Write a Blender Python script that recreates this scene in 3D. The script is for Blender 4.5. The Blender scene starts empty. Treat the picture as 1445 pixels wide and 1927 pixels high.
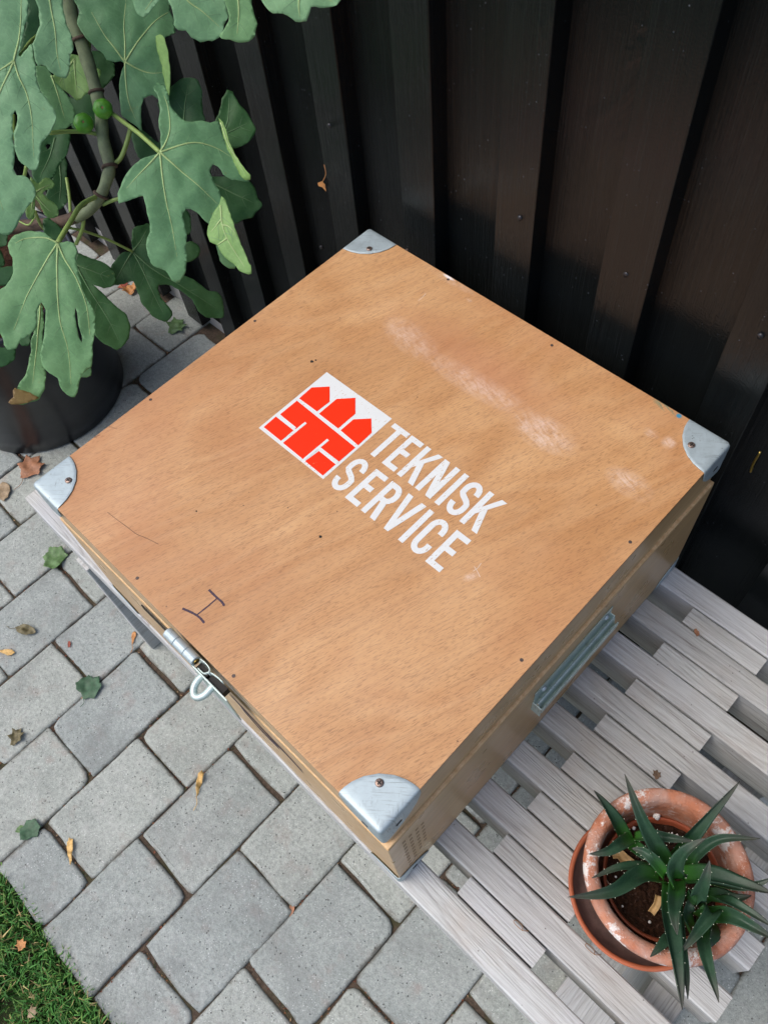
import bpy, bmesh, math, random
from mathutils import Vector, Matrix, noise
from mathutils.geometry import delaunay_2d_cdt, tessellate_polygon
rng = random.Random(11)
C = bpy.context.scene.collection
scene = bpy.context.scene

# ------------------------------------------------------------------ camera, sky, sun, exposure
RC = Matrix(((0.7187194, 0.6912267, -0.0751529), (0.5641773, -0.6429371, -0.5180114), (-0.4063820, 0.3299053, -0.8520658)))
CP = Vector((0.14713, -0.05851, 1.56682))
FPX = 1549.64
cam_data = bpy.data.cameras.new('camera')
cam = bpy.data.objects.new('camera', cam_data); C.objects.link(cam)
cam_data.sensor_fit = 'VERTICAL'; cam_data.sensor_height = 24.0
cam_data.lens = 24.0 * FPX / 1927.0
cam_data.clip_start = 0.01; cam_data.clip_end = 500
rx, dn, fw = RC[0], RC[1], RC[2]
M = Matrix(((rx[0], -dn[0], -fw[0], CP[0]), (rx[1], -dn[1], -fw[1], CP[1]), (rx[2], -dn[2], -fw[2], CP[2]), (0, 0, 0, 1)))
cam.matrix_world = M
scene.camera = cam

world = bpy.data.worlds.new('World'); scene.world = world; world.use_nodes = True
wn = world.node_tree.nodes; wl = world.node_tree.links; wn.clear()
sky = wn.new('ShaderNodeTexSky'); sky.sky_type = 'NISHITA'; sky.sun_disc = False
SUN_EL, SUN_ROT = 58.0, 215.0
sky.sun_elevation = math.radians(SUN_EL); sky.sun_rotation = math.radians(SUN_ROT)
sky.air_density = 0.7; sky.dust_density = 3.0; sky.ozone_density = 0.6
bg = wn.new('ShaderNodeBackground'); bg.inputs[1].default_value = 0.15
wo = wn.new('ShaderNodeOutputWorld')
wl.new(sky.outputs[0], bg.inputs[0]); wl.new(bg.outputs[0], wo.inputs[0])
sd = bpy.data.lights.new('sun', 'SUN'); sd.energy = 1.0; sd.angle = math.radians(50); sd.color = (1.0, 0.95, 0.88)
sun = bpy.data.objects.new('sun', sd); C.objects.link(sun)
az = math.radians(SUN_ROT); el = math.radians(SUN_EL)
to_sun = Vector((math.sin(az) * math.cos(el), math.cos(az) * math.cos(el), math.sin(el)))
sun.rotation_euler = to_sun.to_track_quat('Z', 'Y').to_euler()
sun.location = to_sun * 6
vs = scene.view_settings
vs.view_transform = 'Standard'; vs.look = 'None'; vs.gamma = 1.0; vs.use_curve_mapping = False
vs.exposure = 0.55

# ------------------------------------------------------------------ placing helpers
def ray(u):
    return (RC.transposed() @ Vector(((u[0] - 722.5) / FPX, (u[1] - 963.5) / FPX, 1.0)))
def at_z(u, z):
    d = ray(u); return CP + d * ((z - CP.z) / d.z)
def at_y(u, y):
    d = ray(u); return CP + d * ((y - CP.y) / d.y)
def at_plane(u, p0, n):
    d = ray(u); return CP + d * ((p0 - CP).dot(n) / d.dot(n))
def at_depth(u, dep):
    return CP + ray(u) * dep

# ------------------------------------------------------------------ mesh helpers
ORG = {}
def empty(name, loc, label, cat, group=None):
    o = bpy.data.objects.new(name, None); C.objects.link(o); o.location = loc
    o.empty_display_size = 0.05
    o['label'] = label; o['category'] = cat
    if group: o['group'] = group
    ORG[o.name] = Vector(loc); return o
def build(name, verts, faces, mat, parent=None, smooth=False, bevel=0, solid=0, uv=None):
    org = ORG.get(parent.name, Vector()) if parent else Vector()
    me = bpy.data.meshes.new(name)
    me.from_pydata([tuple(Vector(v) - org) for v in verts], [], faces); me.update()
    if mat: me.materials.append(mat)
    if smooth: me.polygons.foreach_set('use_smooth', [True] * len(me.polygons))
    o = bpy.data.objects.new(name, me); C.objects.link(o)
    if parent: o.parent = parent; ORG[o.name] = org
    if solid:
        m = o.modifiers.new('solid', 'SOLIDIFY'); m.thickness = solid; m.offset = -1
    if bevel:
        m = o.modifiers.new('bevel', 'BEVEL'); m.width = bevel; m.segments = 2; m.limit_method = 'ANGLE'; m.angle_limit = 0.6
        m.harden_normals = False
    return o
def tag(o, label, cat, group=None):
    o['label'] = label; o['category'] = cat
    if group: o['group'] = group
    return o
def bx(x0, x1, y0, y1, z0, z1):
    v = [(x0,y0,z0),(x1,y0,z0),(x1,y1,z0),(x0,y1,z0),(x0,y0,z1),(x1,y0,z1),(x1,y1,z1),(x0,y1,z1)]
    return v, [(0,3,2,1),(4,5,6,7),(0,1,5,4),(1,2,6,5),(2,3,7,6),(3,0,4,7)]
def join(parts):
    V, F = [], []
    for v, f in parts:
        n = len(V); V += list(v); F += [tuple(i + n for i in q) for q in f]
    return V, F
def frame(t):
    t = t.normalized(); a = Vector((0, 0, 1)) if abs(t.z) < 0.9 else Vector((1, 0, 0))
    s = t.cross(a).normalized(); return s, s.cross(t)
def smooth_path(pts, n):
    pts = [Vector(p) for p in pts]; P = [pts[0] * 2 - pts[1]] + pts + [pts[-1] * 2 - pts[-2]]; out = []
    for i in range(1, len(P) - 2):
        for k in range(n):
            t = k / n
            out.append(0.5 * ((2 * P[i]) + (P[i+1] - P[i-1]) * t + (2*P[i-1] - 5*P[i] + 4*P[i+1] - P[i+2]) * t*t + (3*P[i] - P[i-1] - 3*P[i+1] + P[i+2]) * t**3))
    out.append(pts[-1].copy()); return out
def tube(path, r, seg=8, caps=True):
    V, F = [], []; n = len(path)
    s0 = None
    for i, p in enumerate(path):
        t = (path[min(i+1, n-1)] - path[max(i-1, 0)]).normalized()
        if s0 is None: s, u = frame(t)
        else:
            s = (s0 - t * s0.dot(t)).normalized(); u = s.cross(t)
        s0 = s
        rr = r(i / (n - 1)) if callable(r) else r
        for k in range(seg):
            a = 2 * math.pi * k / seg
            V.append(p + (s * math.cos(a) + u * math.sin(a)) * rr)
    for i in range(n - 1):
        for k in range(seg):
            a, b = i*seg + k, i*seg + (k+1) % seg
            F.append((a, b, b + seg, a + seg))
    if caps: F.append(tuple(range(seg))[::-1]); F.append(tuple(range((n-1)*seg, n*seg)))
    return V, F
def lathe(prof, cx, cy, seg=64, wob=0.0, sd=0.0):
    V, F = [], []; n = len(prof)
    for k in range(seg):
        a = 2 * math.pi * k / seg
        for (r, z) in prof:
            w = 1 + wob * noise.noise(Vector((math.cos(a) * 2, math.sin(a) * 2, z * 30 + sd)))
            V.append((cx + r * w * math.cos(a), cy + r * w * math.sin(a), z + wob * 0.05 * noise.noise(Vector((math.cos(a)*3, math.sin(a)*3, 5 + sd)))))
    for k in range(seg):
        for i in range(n - 1):
            a, b = k*n + i, ((k+1) % seg)*n + i
            F.append((a, b, b + 1, a + 1))
    return V, F
def prism(poly, z0, z1):
    n = len(poly)
    V = [(p[0], p[1], z0) for p in poly] + [(p[0], p[1], z1) for p in poly]
    tr = tessellate_polygon([[Vector((p[0], p[1], 0)) for p in poly]])
    area = sum(poly[i][0]*poly[(i+1)%n][1] - poly[(i+1)%n][0]*poly[i][1] for i in range(n))
    F = []
    for a, b, c in tr:
        cr = (poly[b][0]-poly[a][0])*(poly[c][1]-poly[a][1]) - (poly[b][1]-poly[a][1])*(poly[c][0]-poly[a][0])
        t = (a, b, c) if cr > 0 else (a, c, b)
        F.append(tuple(i + n for i in t)); F.append(t[::-1])
    for i in range(n):
        j = (i + 1) % n
        F.append((i, j, j+n, i+n) if area > 0 else (j, i, i+n, j+n))
    return V, F

def rrect(x0, x1, y0, y1, r, n=5):
    P = []
    for cx, cy, a0 in ((x1 - r, y1 - r, 0), (x0 + r, y1 - r, 90), (x0 + r, y0 + r, 180), (x1 - r, y0 + r, 270)):
        for k in range(n + 1): a = math.radians(a0 + 90 * k / n); P.append((cx + r*math.cos(a), cy + r*math.sin(a)))
    return P

# ------------------------------------------------------------------ materials
class NT:
    def __init__(s, name):
        s.m = bpy.data.materials.new(name); s.m.use_nodes = True
        s.t = s.m.node_tree; s.t.nodes.clear()
        s.out = s.n('ShaderNodeOutputMaterial'); s.b = s.n('ShaderNodeBsdfPrincipled')
        s.l(s.b.outputs[0], s.out.inputs[0])
    def n(s, ty, **kw):
        x = s.t.nodes.new(ty)
        for k, v in kw.items(): setattr(x, k, v)
        return x
    def l(s, a, b): s.t.links.new(a, b)
    def set(s, x, v):
        if isinstance(v, (int, float, tuple, list)): x.default_value = v
        else: s.l(v, x)
    def coord(s, kind='Position', rot=0.0, scale=(1,1,1), rand=False):
        if kind == 'Position': src = s.n('ShaderNodeNewGeometry').outputs['Position']
        else: src = s.n('ShaderNodeTexCoord').outputs[kind]
        if rand:
            oi = s.n('ShaderNodeObjectInfo'); mu = s.n('ShaderNodeVectorMath', operation='MULTIPLY_ADD')
            cb = s.n('ShaderNodeCombineXYZ')
            for i in range(3):
                q = s.math('MULTIPLY', oi.outputs['Random'], (17.3, 41.7, 93.1)[i]); s.l(q, cb.inputs[i])
            ad = s.n('ShaderNodeVectorMath', operation='ADD'); s.l(src, ad.inputs[0]); s.l(cb.outputs[0], ad.inputs[1]); src = ad.outputs[0]
        mp = s.n('ShaderNodeMapping'); mp.inputs['Rotation'].default_value = (0, 0, rot)
        s.l(src, mp.inputs[0]); 
        mp2 = s.n('ShaderNodeMapping'); mp2.inputs['Scale'].default_value = scale
        s.l(mp.outputs[0], mp2.inputs[0]); return mp2.outputs[0]
    def noise(s, vec, scale=1.0, detail=4, rough=0.6, dist=0.0):
        x = s.n('ShaderNodeTexNoise'); s.l(vec, x.inputs['Vector']); x.inputs['Scale'].default_value = scale
        x.inputs['Detail'].default_value = detail; x.inputs['Roughness'].default_value = rough; x.inputs['Distortion'].default_value = dist
        return x.outputs['Fac']
    def voro(s, vec, scale, feat='F1'):
        x = s.n('ShaderNodeTexVoronoi', feature=feat); s.l(vec, x.inputs['Vector']); x.inputs['Scale'].default_value = scale
        return x.outputs['Distance']
    def ramp(s, fac, stops):
        x = s.n('ShaderNodeValToRGB'); s.l(fac, x.inputs[0]); e = x.color_ramp.elements
        while len(e) < len(stops): e.new(0.5)
        for i, (p, c) in enumerate(stops):
            e[i].position = p; e[i].color = (c, c, c, 1) if isinstance(c, (int, float)) else (c[0], c[1], c[2], 1)
        return x.outputs[0]
    def math(s, op, a, b=0.0, clamp=False):
        x = s.n('ShaderNodeMath', operation=op, use_clamp=clamp); s.set(x.inputs[0], a); s.set(x.inputs[1], b); return x.outputs[0]
    def mix(s, fac, a, b, mode='MIX'):
        x = s.n('ShaderNodeMix', data_type='RGBA', blend_type=mode)
        s.set(x.inputs[0], fac)
        s.set(x.inputs[6], (*a, 1) if isinstance(a, tuple) and len(a) == 3 else a)
        s.set(x.inputs[7], (*b, 1) if isinstance(b, tuple) and len(b) == 3 else b)
        return x.outputs[2]
    def bump(s, h, strength=0.3, dist=0.001, prev=None):
        x = s.n('ShaderNodeBump'); x.inputs['Strength'].default_value = strength; x.inputs['Distance'].default_value = dist
        s.l(h, x.inputs['Height'])
        if prev: s.l(prev, x.inputs['Normal'])
        return x.outputs[0]
    def fin(s, col=None, rough=None, normal=None, **kw):
        if col is not None: s.set(s.b.inputs['Base Color'], (*col, 1) if isinstance(col, tuple) else col)
        if rough is not None: s.set(s.b.inputs['Roughness'], rough)
        if normal is not None: s.l(normal, s.b.inputs['Normal'])
        for k, v in kw.items(): s.set(s.b.inputs[k.replace('_', ' ')], v)
        return s.m
def simple(name, col, rough=0.5, var=0.15, scale=60, **kw):
    t = NT(name); c = t.coord('Position'); n = t.noise(c, scale, 5, 0.65)
    k = tuple(x * (1 - var) for x in col); h = tuple(min(1, x * (1 + var)) for x in col)
    return t.fin(t.ramp(n, [(0.3, k), (0.7, h)]), rough, t.bump(n, 0.15, 0.0006), **kw)

def mat_lid():
    t = NT('varnished_plywood')
    GR = -math.radians(72.5)
    c = t.coord('Position', GR)                                      # x runs along the grain after this turn
    def g(sx, sy, sc, det=3, ro=0.55, dist=0.0):
        mp = t.n('ShaderNodeMapping'); mp.inputs['Scale'].default_value = (sx, sy, 1); t.l(c, mp.inputs[0])
        return t.noise(mp.outputs[0], sc, det, ro, dist)
    broad = g(1, 1.6, 5.5, 5, 0.6, 0.6); mid = g(1, 6, 9, 4, 0.6, 0.4); fine = g(1, 40, 11, 4, 0.65)
    pore = g(1, 7, 130, 3, 0.6); pore2 = g(1, 55, 9, 3, 0.55); fig_ = g(1, 3.2, 2.6, 2, 0.45, 0.35)
    col = t.ramp(broad, [(0.30, (0.50, 0.252, 0.098)), (0.5, (0.585, 0.318, 0.136)), (0.72, (0.675, 0.402, 0.190))])
    col = t.mix(t.ramp(mid, [(0.40, 0.0), (0.75, 0.20)]), col, (0.44, 0.21, 0.09))
    col = t.mix(t.ramp(fine, [(0.42, 0.0), (0.68, 0.15)]), col, (0.36, 0.165, 0.075))
    col = t.mix(t.ramp(pore, [(0.53, 0.0), (0.64, 0.55)]), col, (0.22, 0.10, 0.045))
    col = t.mix(t.ramp(pore2, [(0.48, 0.0), (0.66, 0.22)]), col, (0.25, 0.12, 0.055))
    fg = t.math('ABSOLUTE', t.math('SUBTRACT', t.math('FRACT', t.math('MULTIPLY', fig_, 9.0)), 0.5))
    col = t.mix(t.ramp(fg, [(0.0, 0.14), (0.35, 0.0)]), col, (0.74, 0.49, 0.27))
    col = t.mix(t.ramp(fg, [(0.38, 0.0), (0.5, 0.08)]), col, (0.40, 0.19, 0.085))
    P = t.coord('Position')
    def spot(x, y, rx_, ry, ang, edge=0.6):
        mp = t.n('ShaderNodeMapping', vector_type='TEXTURE'); mp.inputs['Location'].default_value = (x, y, 0.748)
        mp.inputs['Rotation'].default_value = (0, 0, math.radians(ang)); mp.inputs['Scale'].default_value = (rx_, ry, 1)
        t.l(P, mp.inputs[0]); ln = t.n('ShaderNodeVectorMath', operation='LENGTH'); t.l(mp.outputs[0], ln.inputs[0])
        return t.ramp(ln.outputs['Value'], [(edge, 1.0), (1.0, 0.0)])
    # scuffed bands: white scratches lying in an irregular band on the far half of the lid
    wob = t.noise(P, 26, 5, 0.7); scr = g(5, 1.6, 42, 5, 0.8, 0.6)
    grey = t.math('MULTIPLY', t.ramp(wob, [(0.36, 0.1), (0.58, 1.0)]), t.ramp(scr, [(0.38, 0.0), (0.58, 1.0)]))
    m = None
    for a in ((-0.405, 0.478, 0.055, 0.026, -8, 0.3), (-0.285, 0.474, 0.10, 0.021, 3, 0.35), (-0.178, 0.468, 0.055, 0.027, 5, 0.5),
              (-0.078, 0.551, 0.012, 0.008, 0, 0.4), (-0.055, 0.553, 0.010, 0.011, 0, 0.5), (-0.055, 0.475, 0.035, 0.020, 0, 0.2),
              (-0.437, 0.592, 0.05, 0.007, 0, 0.3), (-0.113, 0.262, 0.006, 0.012, -30, 0.3), (-0.391, 0.58, 0.006, 0.004, 0, 0.4)):
        s_ = spot(*a); m = s_ if m is None else t.math('MAXIMUM', m, s_)
    col = t.mix(t.math('MULTIPLY', t.math('MULTIPLY', m, grey), 0.52), col, (0.86, 0.70, 0.60))
    m2 = spot(-0.30, 0.50, 0.20, 0.055, 0, 0.1)
    col = t.mix(t.math('MULTIPLY', m2, 0.40), col, (0.50, 0.21, 0.12))
    # smears and specks
    sm = t.noise(P, 3.2, 6, 0.7); col = t.mix(t.ramp(sm, [(0.52, 0.0), (0.75, 0.25)]), col, (0.72, 0.47, 0.27))
    sm2 = t.noise(t.coord('Position', 0.5), 3.4, 4, 0.6); col = t.mix(t.ramp(sm2, [(0.46, 0.0), (0.68, 0.34)]), col, (0.47, 0.19, 0.085))
    sp = t.voro(P, 52); rv = t.noise(P, 21, 2); col = t.mix(t.math('MULTIPLY', t.ramp(sp, [(0.03, 1.0), (0.07, 0.0)]), t.ramp(rv, [(0.56, 0.0), (0.6, 0.8)])), col, (0.10, 0.05, 0.03))
    # paint rubbed onto the far edge beside the corner
    pb = spot(-0.085, 0.594, 0.024, 0.006, -4, 0.5); col = t.mix(t.math('MULTIPLY', pb, t.ramp(g(6, 1, 60), [(0.45, 0.0), (0.55, 0.8)])), col, (0.12, 0.22, 0.14))
    pb = spot(-0.068, 0.594, 0.004, 0.004, 0, 0.6); col = t.mix(pb, col, (0.05, 0.25, 0.38))
    col = t.mix(spot(-0.442, 0.5955, 0.012, 0.003, 0, 0.4), col, (0.85, 0.80, 0.76))
    h = t.math('ADD', t.math('MULTIPLY', pore, -0.8), t.math('MULTIPLY', fine, 0.6))
    r = t.ramp(t.noise(P, 7, 4), [(0.3, 0.34), (0.7, 0.48)])
    return t.fin(col, t.math('ADD', r, t.math('MULTIPLY', m, 0.15)), t.bump(h, 0.18, 0.0005), Specular_IOR_Level=0.6)
def mat_side(name, horizontal_x, bright=1.0):
    t = NT(name)
    c = t.coord('Position', 0.0, (1, 24, 24) if horizontal_x else (24, 1, 24))
    n = t.noise(c, 6, 5, 0.6, 0.5); n2 = t.noise(c, 26, 3, 0.5)
    col = t.ramp(n, [(0.3, (0.52*bright, 0.33*bright, 0.15*bright)), (0.7, (0.66*bright, 0.44*bright, 0.22*bright))])
    col = t.mix(t.ramp(n2, [(0.55, 0.0), (0.75, 0.14)]), col, (0.25, 0.15, 0.07))
    P = t.coord('Position'); w = t.noise(P, 11, 3)
    return t.fin(col, t.ramp(w, [(0.3, 0.24), (0.7, 0.38)]), t.bump(n2, 0.04, 0.0004), Specular_IOR_Level=0.28)
def mat_ply_edge():
    t = NT('plywood_edge'); c = t.coord('Position', 0, (90, 90, 700)); n = t.noise(c, 1.5, 4)
    return t.fin(t.ramp(n, [(0.35, (0.60, 0.38, 0.18)), (0.65, (0.80, 0.57, 0.32))]), 0.6, t.bump(n, 0.3, 0.0005))
def mat_zinc(name='galvanised_steel', tint=(0.50, 0.60, 0.63), rough=0.34):
    t = NT(name); P = t.coord('Object'); n = t.noise(P, 70, 6, 0.7); v = t.voro(P, 210)
    sc = t.noise(t.coord('Position', 0.9, (1, 18, 1)), 60, 3, 0.6)
    col = t.ramp(n, [(0.3, tuple(x * 0.86 for x in tint)), (0.7, tint)])
    col = t.mix(t.math('MULTIPLY', t.ramp(sc, [(0.62, 0.0), (0.67, 0.7)]), t.ramp(t.noise(P, 40, 2), [(0.5, 0.0), (0.6, 1.0)])), col, (0.16, 0.18, 0.18))
    col = t.mix(t.math('MULTIPLY', t.ramp(v, [(0.10, 1.0), (0.2, 0.0)]), t.ramp(t.noise(P, 55, 2), [(0.55, 0.0), (0.62, 0.7)])), col, (0.10, 0.11, 0.11))
    st = t.noise(t.coord('Position', -0.7, (1, 30, 1)), 38, 3, 0.6)
    col = t.mix(t.math('MULTIPLY', t.ramp(st, [(0.59, 0.0), (0.65, 0.55)]), t.ramp(t.noise(P, 26, 3), [(0.38, 0.0), (0.56, 1.0)])), col, (0.17, 0.19, 0.19))
    col = t.mix(t.ramp(t.noise(P, 130, 5, 0.7), [(0.55, 0.0), (0.72, 0.5)]), col, tuple(x * 0.62 for x in tint))
    return t.fin(col, t.ramp(n, [(0.3, rough + 0.08), (0.7, rough + 0.26)]), t.bump(n, 0.12, 0.0005), Metallic=0.45)
def mat_grey_wood(name, along_x=True, tone=1.0):
    t = NT(name)
    c = t.coord('Object', 0, (1, 30, 30) if along_x else (30, 1, 30), True); hair = t.noise(t.coord('Object', 0, (1, 26, 26) if along_x else (26, 1, 26), True), 20, 3, 0.7)
    c2 = t.coord('Object', 0, (1.0, 11, 11) if along_x else (11, 1, 11), True)
    P = t.coord('Object', 0, (1, 1, 1), True)
    n = t.noise(c, 7, 6, 0.65, 0.25); line = t.noise(c2, 5, 3, 0.45, 0.9)
    cw = t.coord('Object', 0.01, (0.9, 16, 16) if along_x else (16, 0.9, 16), True)
    rn = t.noise(cw, 2.2, 1.5, 0.4, 0.5)
    fr_ = t.math('FRACT', t.math('MULTIPLY', rn, 13.0)); rings = t.ramp(t.math('ABSOLUTE', t.math('SUBTRACT', fr_, 0.5)), [(0.0, 1.0), (0.10, 0.55), (0.30, 0.0)])
    rings = t.math('MULTIPLY', rings, t.ramp(t.noise(cw, 5, 3), [(0.38, 0.15), (0.62, 1.0)]))
    k = tone
    col = t.ramp(n, [(0.28, (0.40*k, 0.405*k, 0.39*k)), (0.5, (0.53*k, 0.545*k, 0.53*k)), (0.75, (0.64*k, 0.66*k, 0.65*k))])
    col = t.mix(t.math('MULTIPLY', rings, 0.38), col, (0.19*k, 0.17*k, 0.16*k))
    col = t.mix(t.ramp(line, [(0.58, 0.0), (0.72, 0.45)]), col, (0.22*k, 0.185*k, 0.165*k))
    col = t.mix(t.ramp(hair, [(0.56, 0.0), (0.70, 0.38)]), col, (0.20*k, 0.15*k, 0.14*k))
    col = t.mix(t.ramp(hair, [(0.33, 0.5), (0.46, 0.0)]), col, (0.66*k, 0.66*k, 0.67*k))
    kv = t.voro(t.coord('Object', 0, (0.6, 1, 1) if along_x else (1, 0.6, 1), True), 6.5)
    kn = t.ramp(kv, [(0.0, 0.8), (0.028, 0.35), (0.042, 0.75), (0.055, 0.0)]); col = t.mix(kn, col, (0.16*k, 0.13*k, 0.115*k))
    w = t.noise(P, 13, 5, 0.6); col = t.mix(t.ramp(w, [(0.48, 0.0), (0.75, 0.45)]), col, (0.46*k, 0.40*k, 0.34*k))
    w2 = t.noise(P, 5, 3, 0.5); col = t.mix(t.ramp(w2, [(0.5, 0.0), (0.75, 0.5)]), col, (0.50*k, 0.52*k, 0.56*k))
    sp = t.voro(P, 130); col = t.mix(t.math('MULTIPLY', t.ramp(sp, [(0.08, 1.0), (0.16, 0.0)]), t.ramp(t.noise(P, 30, 2), [(0.6, 0.0), (0.66, 0.7)])), col, (0.07, 0.055, 0.045))
    oi = t.n('ShaderNodeObjectInfo'); col = t.mix(0.55, col, t.ramp(oi.outputs['Random'], [(0.0, (0.80, 0.79, 0.77)), (1.0, (1.12, 1.13, 1.13))]), 'MULTIPLY')
    h = t.math('SUBTRACT', t.math('SUBTRACT', n, t.math('MULTIPLY', rings, 0.7)), hair)
    return t.fin(col, 0.78, t.bump(h, 0.7, 0.0012), Specular_IOR_Level=0.22)
def mat_fence():
    t = NT('black_painted_board')
    c = t.coord('Object', 0, (60, 60, 1), True); n = t.noise(c, 3.5, 6, 0.7, 0.3)
    P = t.coord('Object', 0, (1, 1, 1), True); big = t.noise(P, 4, 3); fine = t.noise(P, 330, 2, 0.6)
    kn = t.noise(t.coord('Object', 0, (1, 1, 0.6), True), 9, 4, 0.7, 0.8)
    hr = t.noise(t.coord('Object', 0, (90, 90, 1.2), True), 5, 5, 0.75, 0.4)
    col = t.mix(t.ramp(hr, [(0.52, 0.0), (0.7, 0.6)]), t.ramp(n, [(0.3, (0.005, 0.006, 0.0065)), (0.75, (0.008, 0.0105, 0.0105))]), (0.014, 0.0165, 0.017))
    sp = t.voro(P, 120); col = t.mix(t.math('MULTIPLY', t.ramp(sp, [(0.06, 1.0), (0.13, 0.0)]), t.ramp(t.noise(P, 23, 3), [(0.55, 0.0), (0.64, 0.5)])), col, (0.18, 0.20, 0.23))
    rough = t.ramp(big, [(0.3, 0.13), (0.7, 0.24)])
    nb = t.bump(t.math('ADD', n, hr), 0.5, 0.0016); nb = t.bump(fine, 0.25, 0.0009, nb); nb = t.bump(t.ramp(kn, [(0.62, 0.0), (0.8, 1.0)]), 0.5, 0.002, nb)
    return t.fin(col, rough, nb, Specular_IOR_Level=0.29)
def mat_paver():
    t = NT('concrete_paver'); P = t.coord('Object', 0, (1, 1, 1), True)
    n = t.noise(P, 9, 5, 0.6); f = t.math('ADD', t.math('MULTIPLY', t.noise(P, 420, 3, 0.7), 0.45), t.math('MULTIPLY', t.noise(P, 140, 4, 0.75), 0.55)); m = t.noise(P, 60, 5, 0.65)
    col = t.ramp(n, [(0.3, (0.300, 0.332, 0.312)), (0.7, (0.390, 0.420, 0.396))])
    col = t.mix(0.75, col, t.ramp(f, [(0.30, 0.42), (0.5, 1.0), (0.70, 1.6)]), 'MULTIPLY')
    col = t.mix(t.ramp(m, [(0.52, 0.0), (0.78, 0.5)]), col, (0.48, 0.49, 0.48))
    col = t.mix(t.ramp(t.noise(P, 24, 4), [(0.56, 0.0), (0.76, 0.6)]), col, (0.33, 0.28, 0.25))
    big = t.noise(P, 5.5, 6, 0.68, 0.6); col = t.mix(t.ramp(big, [(0.48, 0.0), (0.70, 0.6)]), col, (0.22, 0.235, 0.225))
    fib = t.noise(t.coord('Object', 0.7, (1, 7, 1), True), 75, 4, 0.7); col = t.mix(t.ramp(fib, [(0.60, 0.0), (0.70, 0.4)]), col, (0.60, 0.62, 0.61))
    pit = t.voro(P, 150); msk = t.math('MULTIPLY', t.ramp(pit, [(0.10, 1.0), (0.2, 0.0)]), t.ramp(t.noise(P, 45, 2), [(0.50, 0.0), (0.60, 1.0)]))
    col = t.mix(t.math('MULTIPLY', msk, 0.7), col, (0.09, 0.09, 0.085))
    wh = t.voro(t.coord('Object', 0.4, (1.3, 1, 1), True), 190); col = t.mix(t.math('MULTIPLY', t.ramp(wh, [(0.12, 1.0), (0.22, 0.0)]), t.ramp(t.noise(P, 33, 2), [(0.48, 0.0), (0.6, 0.8)])), col, (0.72, 0.74, 0.74))
    # moss and dirt washed onto the rounded edge of each stone
    oc = t.n('ShaderNodeTexCoord'); sx = t.n('ShaderNodeSeparateXYZ'); t.l(oc.outputs['Object'], sx.inputs[0])
    ex = t.math('SUBTRACT', t.math('ABSOLUTE', sx.outputs[0]), 0.0735); ey = t.math('SUBTRACT', t.math('ABSOLUTE', sx.outputs[1]), 0.1075)
    e = t.math('ADD', t.math('MAXIMUM', ex, ey), t.math('ADD', t.math('MULTIPLY', t.math('SUBTRACT', m, 0.5), 0.022), t.math('MULTIPLY', t.math('SUBTRACT', t.noise(P, 17, 3), 0.5), 0.012)))
    col = t.mix(t.ramp(t.math('MULTIPLY', t.math('ADD', e, 0.02), 25), [(0.40, 0.0), (0.58, 0.75)]), col, (0.095, 0.086, 0.066))
    oi = t.n('ShaderNodeObjectInfo'); col = t.mix(0.7, col, t.ramp(oi.outputs['Random'], [(0.0, (0.84, 0.87, 0.90)), (0.5, (1.0, 1.0, 0.99)), (1.0, (1.10, 1.09, 1.04))]), 'MULTIPLY')
    h = t.math('SUBTRACT', t.math('ADD', t.math('MULTIPLY', f, 0.5), m), t.math('MULTIPLY', msk, 1.2))
    return t.fin(col, 0.85, t.bump(h, 0.9, 0.0022), Specular_IOR_Level=0.2)
def mat_soil(name, a, b, scale=120, moss=None):
    t = NT(name); P = t.coord('Position'); n = t.noise(P, scale, 6, 0.75); m = t.noise(P, 14, 4)
    col = t.ramp(n, [(0.3, a), (0.7, b)])
    if moss: col = t.mix(t.ramp(m, [(0.5, 0.0), (0.62, 0.8)]), col, moss)
    return t.fin(col, 0.95, t.bump(n, 0.9, 0.004), Specular_IOR_Level=0.15)
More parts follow.
